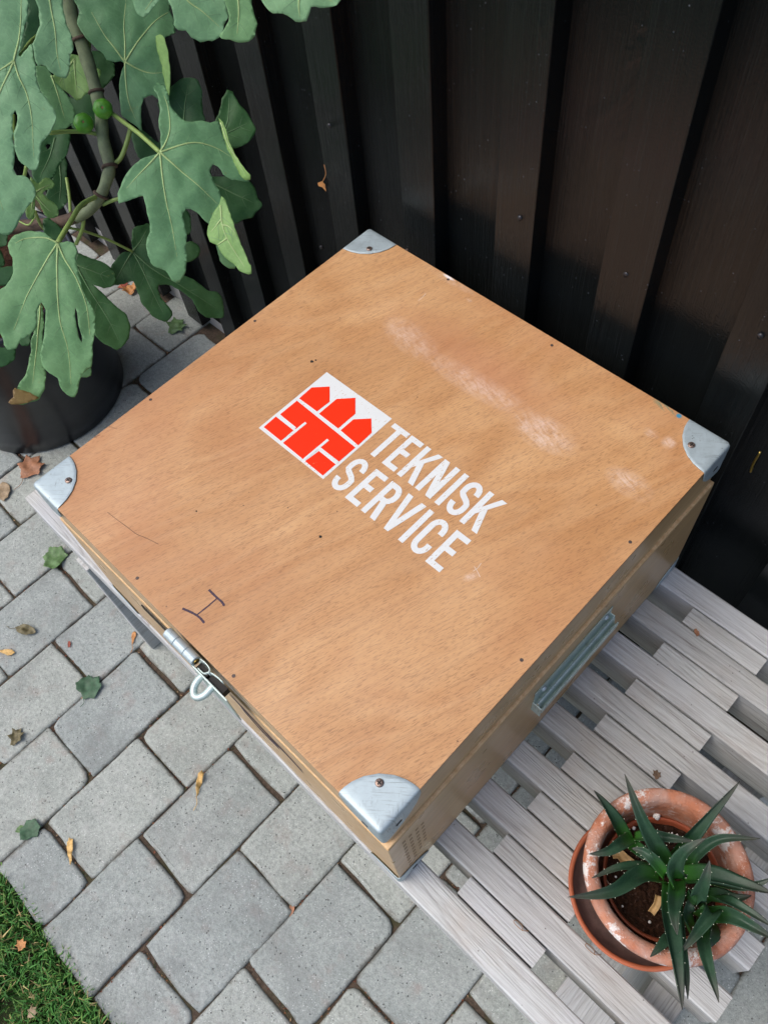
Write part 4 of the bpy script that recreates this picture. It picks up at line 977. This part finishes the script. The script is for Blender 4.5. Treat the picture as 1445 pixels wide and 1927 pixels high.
dpt = lambda q, d, conv=z1: at_depth(conv(q), d)
# trunk: comes out of the tub, elbows at the left of the frame and rises out of the top
SD = 1.30
tr = smooth_path([Vector((TX, TY, .33)), Vector((-1.40, .27, .50)), dpt((-60, 1230), 1.45), dpt((100, 1185), 1.42), dpt((300, 1165), 1.38), dpt((400, 1135), 1.36)], 8)
build('old_stem', *tube(tr, lambda t: .0115 - .002 * t, 12), BARK2, fig, smooth=True)
st_pts = [dpt(q, d) for q, d in (((385, 1145), 1.365), ((470, 1100), 1.345), ((530, 1020), 1.33), ((560, 940), 1.32), ((575, 870), 1.31), ((548, 760), 1.305), ((535, 680), 1.30), ((530, 600), 1.30), ((505, 480), 1.295), ((465, 340), 1.285), ((420, 200), 1.27), ((385, 110), 1.26), ((355, -30), 1.24), ((330, -180), 1.22), ((340, -420), 1.2))]
build('stem', *tube(smooth_path(st_pts, 6), lambda t: .0086 + .0026 * t + .0005 * math.sin(t * 60), 12), BARK, fig, smooth=True)
for i in (2, 4, 8, 10, 12):                                     # leaf scars ring the stem
    a, b = st_pts[i], st_pts[i+1]; d = (b - a).normalized()
    build('leaf_scar', *tube([a - d * .0022, a, a + d * .0022], lambda t: .0122 + (.0012 if .3 < t < .7 else 0), 12), BARK2, fig, smooth=True)
# figs
FIGM = simple('green_fig_skin', (0.10, 0.33, 0.03), 0.35, 0.12, 70)
for (q, r, d) in (((540, 570), .0148, 1.272), ((440, 645), .0150, 1.28)):
    c_ = dpt(q, d); ax = (CP - c_).normalized() * .9 + Vector((0, 0, .2)); ax.normalize(); s, u = frame(ax); V, F = [], []
    prof = [(0.0, -1.15), (.35, -1.08), (.72, -.75), (.97, -.2), (1.0, .15), (.90, .50), (.62, .80), (.30, .93), (.16, .95), (.12, .90), (0.0, .88)]
    for k in range(24):
        a = 2*math.pi*k/24
        for (rr, h) in prof:
            w = 1 + .03 * math.sin(a * 7); V.append(c_ + (s*math.cos(a) + u*math.sin(a)) * rr * r * w + ax * h * r * .92)
    npf = len(prof); F = [(k*npf + i, ((k+1) % 24)*npf + i, ((k+1) % 24)*npf + i + 1, k*npf + i + 1) for k in range(24) for i in range(npf-1)]
    fo_ = build('fig', V, F, FIGM, fig, smooth=True)
    build('fig_eye', *tube([c_ + ax * r * .80, c_ + ax * r * .885], lambda t: .0016, 8), TAN, fo_)
# leaves ----- (outline, junction, depth, tilt, kind, veins)
fig_leaf([(-160,-40),(-60,-90),(60,-100),(135,-70),(145,60),(128,150),(108,240),(100,290),(112,300),(165,230),(178,300),(195,420),(215,480),(255,530),(292,590),(285,640),(250,700),(215,740),(200,800),(195,850),(175,877),(150,870),(110,840),(78,800),(70,720),(90,650),(92,600),(77,572),(66,600),(66,700),(70,780),(60,870),(75,905),(110,905),(150,935),(170,985),(160,1030),(120,1060),(90,1100),(60,1150),(10,1200),(-60,1180),(-130,1040),(-170,900),(-110,760),(-120,640),(-210,560),(-240,380),(-200,180)],
    (75, 320), 1.16, (.5, -.1, 0), 'pale', (((75,320),(40,400),(0,480),(-60,640),(-50,900),(-10,1080)), ((75,320),(100,400),(140,490),(165,620),(170,820)), ((75,320),(0,365),(-120,420)), ((75,320),(100,200),(110,60),(110,-60))), .5, 1.0)
fig_leaf([(165,-90),(185,-20),(203,60),(205,130),(190,180),(172,230),(178,290),(186,320),(200,345),(240,345),(265,380),(300,395),(340,407),(368,365),(375,290),(387,262),(375,180),(345,100),(332,20),(335,-90)], (250, -80), 1.13, (.4, .1, .1), 'pale', (((250,-80),(268,40),(290,160),(300,280),(320,370)),), .3, 2.0)
fig_leaf([(110,-60),(150,40),(128,160),(108,240),(104,290),(160,225),(210,180),(215,60),(190,-60)], (160, -50), 1.30, (.3, 0, 0), 'dark', (), .3, 3.0)
fig_leaf([(395,-80),(413,60),(403,120),(433,180),(475,230),(508,265),(540,285),(560,312),(600,330),(648,327),(634,380),(622,460),(628,560),(640,610),(700,650),(746,682),(740,580),(755,520),(795,503),(830,525),(885,500),(884,340),(862,230),(870,190),(922,165),(915,100),(895,40),(880,-80)],
    (655, 325), 1.27, (.5, .15, .1), 'mid', (((655,325),(655,220),(650,120),(665,-60)), ((655,325),(735,200),(810,110),(895,45)), ((655,325),(600,250),(540,170),(480,60)), ((655,325),(720,360),(790,382),(855,378)), ((655,325),(660,430),(675,530),(710,620))), .5, 4.0)
fig_leaf([(815,190),(850,188),(868,225),(884,340),(887,500),(868,450),(845,330),(825,260)], (850, 300), 1.262, (.1, -.9, 0), 'young', (), .5, 4.5)
fig_leaf([(680,-120),(698,20),(718,75),(755,97),(790,60),(840,0),(875,-5),(905,60),(910,130),(935,163),(970,163),(1000,195),(1045,217),(1110,215),(1167,178),(1172,130),(1197,90),(1187,30),(1150,-120)], (930, -100), 1.16, (.5, -.1, .2), 'pale', (((930,-100),(980,0),(1060,60),(1150,140)), ((930,-100),(830,-40),(760,50)), ((930,-100),(1050,-60),(1180,0))), .4, 5.0)
fig_leaf([(1150,-100),(1190,60),(1195,110),(1148,188),(1200,213),(1250,225),(1300,222),(1318,205),(1335,190),(1347,130),(1330,70),(1318,0),(1290,-100)], (1240, -60), 1.07, (.4, 0, .1), 'mid', (((1240,-60),(1250,60),(1240,190)),), .3, 6.0)
zz = lambda q: (440 + q[0] * ZQ, q[1] * ZQ)
fig_leaf([(120,-80),(135,-10),(165,40),(205,75),(255,75),(300,100),(345,122),(382,112),(400,82),(405,42),(450,46),(520,35),(555,10),(600,-80)], (350, -10), 0.99, (.4, 0, .2), 'pale', (((350,-60),(340,20),(345,90)), ((350,-60),(440,-30),(520,10))), .3, 7.0, zz)
fig_leaf([(806,450),(822,425),(850,435),(868,460),(882,500),(892,550),(930,605),(970,635),(1060,632),(1100,637),(1142,628),(1162,680),(1182,740),(1215,790),(1250,850),(1300,912),(1308,935),(1265,935),(1215,930),(1170,905),(1142,865),(1115,855),(1097,888),(1115,935),(1145,990),(1165,1050),(1160,1120),(1120,1175),(1095,1165),(1060,1135),(1030,1100),(1000,1090),(970,1090),(955,1115),(965,1180),(975,1230),(970,1275),(978,1335),(968,1410),(937,1463),(900,1446),(862,1400),(800,1375),(775,1325),(763,1265),(785,1205),(783,1145),(765,1080),(748,1018),(690,1035),(622,1060),(620,1010),(640,950),(662,910),(700,870),(755,830),(838,800),(845,740),(835,650),(838,560),(828,500)],
    (838, 797), 1.21, (.55, .1, 0), 'mid', (((838,797),(850,920),(870,1050),(900,1180),(925,1330)), ((838,797),(920,870),(1040,970),(1150,1065)), ((838,797),(930,765),(1030,745),(1130,765),(1215,810)), ((838,797),(870,740),(890,670),(880,560),(850,470)), ((838,797),(780,860),(730,910),(660,980))), .55, 8.0)
fig_leaf([(1150,10),(1120,60),(1090,130),(1086,170),(1100,212),(1135,225),(1150,262),(1180,300),(1215,325),(1250,368),(1300,372),(1302,330),(1270,255),(1240,165),(1215,80),(1175,-20),(1160,-30)], (1155, 20), 1.195, (.6, -.7, .2), 'young', (((1155,20),(1165,120),(1200,220),(1275,350)), ((1160,90),(1130,130),(1100,160)), ((1165,120),(1200,130),(1235,170)), ((1185,190),(1150,215),(1135,225))), .6, 9.0, z2)
fig_leaf([(1142,620),(1160,640),(1190,720),(1215,790),(1260,860),(1310,915),(1308,942),(1285,940),(1255,905),(1225,850),(1195,780),(1165,700)], (1200, 760), 1.20, (.1, -.9, .2), 'young', (((1150,640),(1200,770),(1295,930)),), .3, 9.5)
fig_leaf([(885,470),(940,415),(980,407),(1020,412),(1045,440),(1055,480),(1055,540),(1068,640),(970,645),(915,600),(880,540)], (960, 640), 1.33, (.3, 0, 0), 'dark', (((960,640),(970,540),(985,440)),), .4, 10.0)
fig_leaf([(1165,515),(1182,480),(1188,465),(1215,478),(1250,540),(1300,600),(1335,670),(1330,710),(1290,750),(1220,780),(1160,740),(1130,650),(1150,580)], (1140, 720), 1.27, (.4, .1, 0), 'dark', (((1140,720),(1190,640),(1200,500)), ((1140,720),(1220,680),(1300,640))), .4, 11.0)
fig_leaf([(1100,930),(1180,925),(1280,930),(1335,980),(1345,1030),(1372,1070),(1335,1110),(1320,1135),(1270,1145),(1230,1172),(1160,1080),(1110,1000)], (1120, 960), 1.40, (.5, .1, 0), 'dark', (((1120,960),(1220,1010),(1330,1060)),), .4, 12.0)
fig_leaf([(303,213),(240,165),(190,155),(140,150),(100,165),(60,180),(40,230),(62,290),(65,370),(30,430),(0,445),(-60,500),(-70,600),(0,700),(5,740),(25,765),(75,760),(100,720),(160,680),(188,640),(198,560),(215,523),(232,560),(226,650),(207,740),(195,790),(210,850),(245,885),(285,910),(300,960),(330,1000),(375,1010),(400,950),(418,890),(468,850),(480,780),(478,740),(495,680),(495,620),(500,580),(480,540),(445,490),(430,430),(412,370),(403,320),(405,240),(390,215),(350,200)],
    (303, 215), 1.22, (.6, -.05, .05), 'mid', (((303,215),(300,330),(300,470),(310,620),(345,760),(355,950)), ((303,215),(250,300),(190,400),(130,510),(60,660)), ((303,215),(340,300),(400,400),(450,540),(465,700)), ((303,215),(240,190),(140,190),(80,215))), .45, 13.0, z2, hole=[(392,548),(402,575),(408,640),(424,700),(420,728),(408,700),(398,640),(390,590)])
fig_leaf([(200,520),(190,640),(165,720),(155,800),(130,890),(85,960),(78,1010),(50,1048),(110,1055),(160,1040),(205,1025),(235,970),(240,890),(225,840),(225,760),(235,640),(225,540)], (215, 500), 1.30, (.5, 0, 0), 'mid', (((215,500),(205,640),(185,800),(165,960)),), .4, 14.0, z2)
fig_leaf([(78,975),(110,985),(160,1000),(205,1022),(150,1045),(100,1058),(48,1050),(72,1020)], (140, 1020), 1.293, (.6, .2, .1), 'withered', (), .3, 14.5, z2)
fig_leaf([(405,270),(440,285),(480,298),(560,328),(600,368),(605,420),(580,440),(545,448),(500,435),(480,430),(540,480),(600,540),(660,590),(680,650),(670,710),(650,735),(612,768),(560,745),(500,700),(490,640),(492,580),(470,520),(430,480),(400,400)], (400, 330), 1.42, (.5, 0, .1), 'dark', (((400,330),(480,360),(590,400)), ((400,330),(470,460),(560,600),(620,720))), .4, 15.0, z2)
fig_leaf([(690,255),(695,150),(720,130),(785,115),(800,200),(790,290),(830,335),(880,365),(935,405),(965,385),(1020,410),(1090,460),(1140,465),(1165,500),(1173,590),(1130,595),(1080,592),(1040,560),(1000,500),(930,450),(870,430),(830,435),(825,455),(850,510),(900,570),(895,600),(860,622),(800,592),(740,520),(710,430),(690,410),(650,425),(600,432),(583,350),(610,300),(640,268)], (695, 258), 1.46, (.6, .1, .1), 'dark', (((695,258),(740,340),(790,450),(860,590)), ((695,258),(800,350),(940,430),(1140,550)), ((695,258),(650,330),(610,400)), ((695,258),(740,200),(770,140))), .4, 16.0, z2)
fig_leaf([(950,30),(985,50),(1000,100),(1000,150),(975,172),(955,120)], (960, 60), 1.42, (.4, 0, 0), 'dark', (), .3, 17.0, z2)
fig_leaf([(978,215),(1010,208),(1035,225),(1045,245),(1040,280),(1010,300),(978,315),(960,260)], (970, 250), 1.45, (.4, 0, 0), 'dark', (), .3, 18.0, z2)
fig_leaf([(1130,225),(1160,235),(1190,270),(1235,320),(1228,345),(1200,345),(1165,320),(1148,285)], (1140, 240), 1.30, (.4, 0, 0), 'mid', (), .3, 19.0, z2)
fig_leaf([(275,400),(330,345),(375,285),(430,310),(480,355),(530,372),(522,415),(480,470),(440,500),(405,522),(370,490),(330,462),(300,440)], (400, 330), 1.34, (.5, 0, 0), 'young', (((390,310),(395,400),(405,500)), ((390,310),(340,380),(310,430))), .3, 20.0)
fig_leaf([(190,355),(240,350),(265,380),(290,430),(330,470),(370,530),(395,590),(370,650),(290,685),(240,680),(270,600),(240,520),(200,440)], (270, 395), 1.32, (.5, 0, 0), 'mid', (((270,395),(300,480),(340,620)),), .4, 21.0)
fig_leaf([(350,500),(400,520),(470,488),(505,560),(500,640),(440,690),(380,665),(385,590)], (430, 560), 1.42, (.4, 0, 0), 'dark', (), .3, 22.0)
fig_leaf([(250,700),(365,695),(365,760),(345,815),(300,880),(280,930),(240,950),(190,962),(172,890),(195,820),(215,745)], (290, 720), 1.40, (.5, 0, 0), 'dark', (((290,720),(260,820),(210,930)),), .3, 23.0, hole=[(240,765),(250,752),(268,755),(262,770),(250,782)])
fig_leaf([(255,830),(330,818),(355,860),(350,950),(352,1050),(320,1090),(300,1098),(240,1035),(275,940),(262,880)], (310, 840), 1.44, (.5, 0, 0), 'dark', (((310,840),(320,950),(310,1060)),), .3, 24.0)
fig_leaf([(150,1145),(135,1110),(145,1050),(170,1000),(163,930),(200,965),(240,935),(275,945),(287,965),(275,990),(240,998),(222,1015),(260,1050),(300,1080),(302,1130),(262,1142),(235,1120),(205,1060),(188,1040),(182,1080),(175,1145)], (180, 1010), 1.26, (.5, 0, 0), 'young', (((180,1010),(225,985),(270,965)), ((180,1010),(230,1070),(280,1120)), ((180,1010),(170,1070),(160,1130))), .3, 25.0)
fig_leaf([(230,90),(255,80),(300,120),(335,155),(310,200),(270,195),(232,160)], (240, 100), 1.36, (.4, 0, 0), 'dark', (), .3, 26.0, z2)
fig_leaf([(470,275),(530,272),(565,310),(598,335),(600,390),(572,430),(535,465),(500,440),(490,360)], (500, 330), 1.38, (.4, 0, 0), 'dark', (), .3, 27.0)
fig_leaf([(690,690),(745,680),(835,745),(840,600),(825,540),(850,520),(870,700),(850,800),(740,832),(705,770)], (780, 760), 1.36, (.4, 0, 0), 'dark', (), .3, 28.0)
for pl, jn, d, sdn in (([(-60,120),(5,140),(40,150),(40,190),(35,225),(-20,235),(-60,200)], (0,180), 1.4, 29.), ([(-60,250),(0,250),(22,290),(22,330),(-20,350),(-60,330)], (-20,300), 1.42, 30.),
    ([(-60,340),(10,345),(72,335),(72,380),(40,430),(-20,435),(-60,400)], (0,380), 1.38, 31.), ([(-60,740),(10,760),(78,760),(76,820),(40,850),(0,868),(-60,840)], (10,780), 1.34, 32.),
    ([(90,715),(130,700),(165,680),(150,752),(120,750)], (130,700), 1.36, 33.), ([(430,850),(475,845),(477,905),(455,918),(425,915),(400,960),(405,900)], (440,870), 1.32, 34.)):
    fig_leaf(pl, jn, d, (.4, 0, 0), 'dark' if d > 1.33 else 'mid', (), .3, sdn, z2)  # deeper leaves take the green with shade painted in
# stalks
S_ = lambda pts, r=0.0027, conv=z1: stalk([at_depth(conv(q), d) for q, d in pts], r)
S_((((583, 590), 1.285), ((650, 640), 1.27), ((730, 700), 1.24), ((838, 797), 1.212)), .0034)
S_((((685, 670), 1.30), ((660, 760), 1.305), ((630, 830), 1.31), ((590, 862), 1.312)), .0036)
S_((((505, 700), 1.30), ((450, 690), 1.29), ((360, 688), 1.275), ((262, 695), 1.26)), .0032)
S_((((470, 10), 1.28), ((470, 120), 1.283), ((467, 260), 1.287)), .0032)
S_((((525, 1020), 1.332), ((430, 1070), 1.30), ((370, 1160), 1.26), ((303, 1272), 1.222)), .0038)
S_((((540, 1070), 1.34), ((600, 1045), 1.33), ((680, 1028), 1.325), ((748, 1015), 1.32)), .0030)
S_((((440, 90), 1.36), ((430, 150), 1.38), ((400, 220), 1.41)), .0032, z2)
S_((((330, 130), 1.39), ((430, 150), 1.40), ((560, 195), 1.43), ((695, 260), 1.458)), .0022, z2)
S_((((200, 185), 1.30), ((160, 220), 1.25), ((120, 275), 1.19), ((75, 320), 1.162)), .0028)
S_((((350, 930), 1.40), ((365, 1030), 1.40), ((370, 1110), 1.39)), .0028)
S_((((185, 50), 1.30), ((210, 110), 1.36), ((240, 150), 1.40)), .0026, z2)
S_((((130, 920), 1.36), ((140, 870), 1.34)), .003)
S_((((70, 600), 1.3), ((72, 730), 1.3)), .0035)
S_((((265, 395), 1.322), ((235, 425), 1.33), ((205, 450), 1.335)), .0014)
S_((((100, 100), 1.40), ((150, 120), 1.39), ((185, 80), 1.37)), .0014, z2)
# leaves above the frame keep the lower ones in shade
tmpl = [o for o in fig.children if o.name.startswith('leaf') and 'scar' not in o.name and len(o.data.vertices) > 900][:6]
gr = random.Random(17)
for i in range(16):
    src = tmpl[i % len(tmpl)]; o = src.copy(); C.objects.link(o); o.parent = fig
    c0 = sum((Vector(v.co) for v in src.data.vertices), Vector()) / len(src.data.vertices)
    pos = Vector((gr.uniform(-1.95, -1.28), gr.uniform(.05, .60), gr.uniform(1.15, 1.75))) - ORG[fig.name]
    Rm = Matrix.Rotation(gr.uniform(0, 6.28), 4, 'Z') @ Matrix.Rotation(gr.uniform(-.4, .4), 4, 'X')
    o.matrix_local = Matrix.Translation(pos) @ Rm @ Matrix.Translation(-c0)

# ------------------------------------------------------------------ fallen leaves
COLS = {}
def lmat(name, c, r=0.6):
    if name not in COLS: COLS[name] = simple(name, c, r, 0.35, 110)
    return COLS[name]
SH = {'ivy': [(.02,-.5),(.2,-.38),(.42,-.36),(.44,-.1),(.52,.12),(.36,.24),(.22,.46),(.02,.36),(-.2,.42),(-.34,.24),(-.5,.02),(-.36,-.2),(-.16,-.3)],
      'oval': [(0,-.5),(.18,-.35),(.30,-.1),(.28,.15),(.14,.38),(0,.5),(-.16,.35),(-.27,.1),(-.25,-.2),(-.12,-.4)],
      'wing': [(0,-.5),(.06,-.35),(.10,-.05),(.16,.2),(.12,.42),(0,.5),(-.10,.35),(-.10,.1),(-.05,-.2)],
      'torn': [(-.1,-.5),(.15,-.42),(.3,-.2),(.5,-.15),(.35,.05),(.42,.3),(.15,.25),(.0,.5),(-.22,.3),(-.45,.35),(-.35,.05),(-.5,-.1),(-.25,-.2)],
      'bit': [(-.3,-.5),(.2,-.4),(.35,0),(.2,.45),(-.2,.4),(-.35,0)]}
def fallen(u, px, rot, shape, mat, label, z=0.003, curl=.25, stem=0.0, asp=1.0, zs=None):
    ctr = at_z(u, z) if zs is None else zs; g_ = random.Random(int(u[0] * 7 + u[1]))
    s = px / FPX * ((ctr - CP).dot(fw)); a = math.radians(rot)
    P = []
    q = SH[shape]; m = len(q)
    for i in range(m):
        p0, p1 = Vector(q[i]), Vector(q[(i+1) % m])
        for k in range(4): 
            p = p0.lerp(p1, k/4); P.append(p * (1 + g_.uniform(-.05, .05)))
    pts = list(P); 
    for i in range(-9, 10):
        for j in range(-9, 10):
            p = Vector((i * .06, j * .06))
            if inside(p, P): pts.append(p)
    vo, eo, fo, *_ = delaunay_2d_cdt(pts, [(i, (i+1) % len(P)) for i in range(len(P))], [], 0, 1e-6)
    F = [tuple(f) if (vo[f[1]] - vo[f[0]]).cross(vo[f[2]] - vo[f[0]]) > 0 else tuple(f)[::-1] for f in fo if inside(sum((vo[i] for i in f), Vector((0, 0))) / 3, P)]
    V = []
    for p in vo:
        h = curl * s * (p.x * p.x * 1.6 + .25 * (noise.noise(Vector((p.x*4 + u[0], p.y*4, 0))) + .45))
        x, y = p.x * s * asp, p.y * s
        V.append((ctr.x + x*math.cos(a) - y*math.sin(a), ctr.y + x*math.sin(a) + y*math.cos(a), ctr.z + h))
    VF = (V, F)
    o = build('fallen_leaf', *VF, mat, None, smooth=True, solid=.0004)
    if stem:
        d = Vector((math.sin(a), -math.cos(a), 0)); b = Vector((ctr.x, ctr.y, ctr.z + .001)) + d * s * .45
        ORG[o.name] = Vector()
        build('stalk', *tube(smooth_path([b, b + d * stem * s * .5 + Vector((-d.y, d.x, 0)) * s * .08, b + d * stem * s], 4), .0006, 5), mat, o, smooth=True)
    return tag(o, label, 'leaf')
G1 = lmat('fallen_green', (0.10, 0.19, 0.065)); G2 = lmat('fallen_dark_green', (0.045, 0.11, 0.055)); BR = lmat('fallen_brown', (0.34, 0.16, 0.085)); TN = lmat('fallen_tan', (0.30, 0.22, 0.13)); OR = lmat('fallen_orange', (0.52, 0.24, 0.08)); YE = lmat('fallen_yellow', (0.62, 0.40, 0.14)); RD = lmat('fallen_red', (0.30, 0.07, 0.04)); BG = lmat('fallen_brown_green', (0.15, 0.13, 0.065))
fallen((60, 880), 56, 20, 'torn', BR, 'reddish brown torn leaf on the paving just left of the case corner', stem=.5)
fallen((8, 925), 46, 60, 'oval', TN, 'tan oval leaf on the paving at the left edge below the tub')
fallen((105, 1053), 50, 150, 'ivy', G1, 'pale green crumpled leaf on the paving beside the bench front edge', curl=.4)
fallen((168, 1293), 52, 30, 'ivy', G2, 'dark green lobed leaf lying over a joint below the bench leg', stem=.3)
fallen((50, 1186), 44, -60, 'oval', BG, 'brown green leaf with a curved stalk on the left paving', stem=.5, asp=.8, curl=.6)
fallen((12, 1226), 36, -55, 'wing', YE, 'bright yellow orange seed wing at the left edge of the paving', asp=1.3)
fallen((251, 1201), 28, 45, 'wing', OR, 'small orange leaf on the paving just beside the bench leg', asp=1.2, stem=.6)
fallen((131, 1212), 14, 60, 'bit', RD, 'tiny rust red leaf scrap in the middle of a left paver', asp=.6)
fallen((33, 1387), 36, 30, 'torn', BG, 'green brown leaf scrap on the paving at the left edge above a joint', curl=.5, asp=.8)
fallen((375, 1476), 50, 38, 'wing', YE, 'golden narrow seed wing on the paving in front of the case', asp=.9, stem=.5, curl=.6)
fallen((133, 1603), 50, 58, 'wing', YE, 'beige narrow seed wing crossing a joint near the lawn', asp=1.0, curl=.5)
fallen((57, 1563), 42, 100, 'ivy', G2, 'small dark green ragged leaf on the paving above the lawn')
fallen((38, 1560), 16, 20, 'bit', G1, 'tiny green leaf scrap touching the ragged green leaf near the lawn')
fallen((333, 615), 42, 10, 'torn', G1, 'pale green leaf on shaded paving between the fig and the fence', curl=.3)
fallen((246, 546), 30, 70, 'torn', OR, 'light brown leaf scrap on shaded paving under the fig leaves', curl=.6)
fallen((233, 537), 20, 10, 'bit', RD, 'pinkish red leaf scrap on shaded paving under the fig', curl=.2)
fallen((62, 1905), 22, 10, 'torn', TN, 'beige dead leaf caught low in the lawn grass', z=.012)
fallen((41, 1778), 22, 40, 'torn', OR, 'orange brown leaf scrap resting on the lawn near its edge', z=.018)
fallen((549, 1712), 26, 30, 'bit', BR, 'reddish leaf scrap stuck in a paving joint below the case corner', z=-.003, asp=.6)
fallen((134, 1432), 16, 30, 'bit', RD, 'small rusty leaf scrap in the joint left of centre', z=-.002)
fallen((1235, 1458), 20, 30, 'torn', lmat('bench_brown', (.16, .10, .06)), 'small brown leaf scrap between two bench slats above the pot', z=SZ + .0015, asp=.8)
fallen((1310, 1190), 16, 60, 'bit', BR, 'rust coloured leaf triangle on the bench slat near the fence', z=SZ + .0012, asp=.8)
# dry leaf caught on the fence
p = at_y((605, 345), FY - .004)
path = smooth_path([at_y((610, 310), FY - .003), at_y((613, 328), FY - .006), at_y((606, 344), FY - .008)], 5)
sl = build('snagged_leaf', *tube(path, .0006, 5), OR, None, smooth=True)
ORG[sl.name] = Vector()
a_ = [at_y(q, FY - .006) for q in ((598, 344), (606, 341), (612, 347), (614, 360), (607, 352), (600, 350))]
build('blade', [tuple(v) for v in a_], [(0, 1, 5), (1, 2, 4), (1, 4, 5), (2, 3, 4)], OR, sl, solid=.0005)
tag(sl, 'tiny dry brown leaf hanging by its stalk on the black fence', 'leaf')
# curled threads on the bench boards
for u, lab in (((975, 1745), 'thin pale fibre curled on the front spacer block of the bench'), ((1110, 1790), 'thin dark stalk lying on the bench slat left of the saucer')):
    c_ = at_z(u, SZ + .002); pp = smooth_path([c_ + Vector((math.cos(t*1.3) * .006 * (1 + .2*t), math.sin(t*1.3) * .004 + t*.001, 0)) for t in range(6)], 4)
    tag(build('plant_fibre', *tube(pp, .0004, 5), TAN, None, smooth=True), lab, 'fibre')
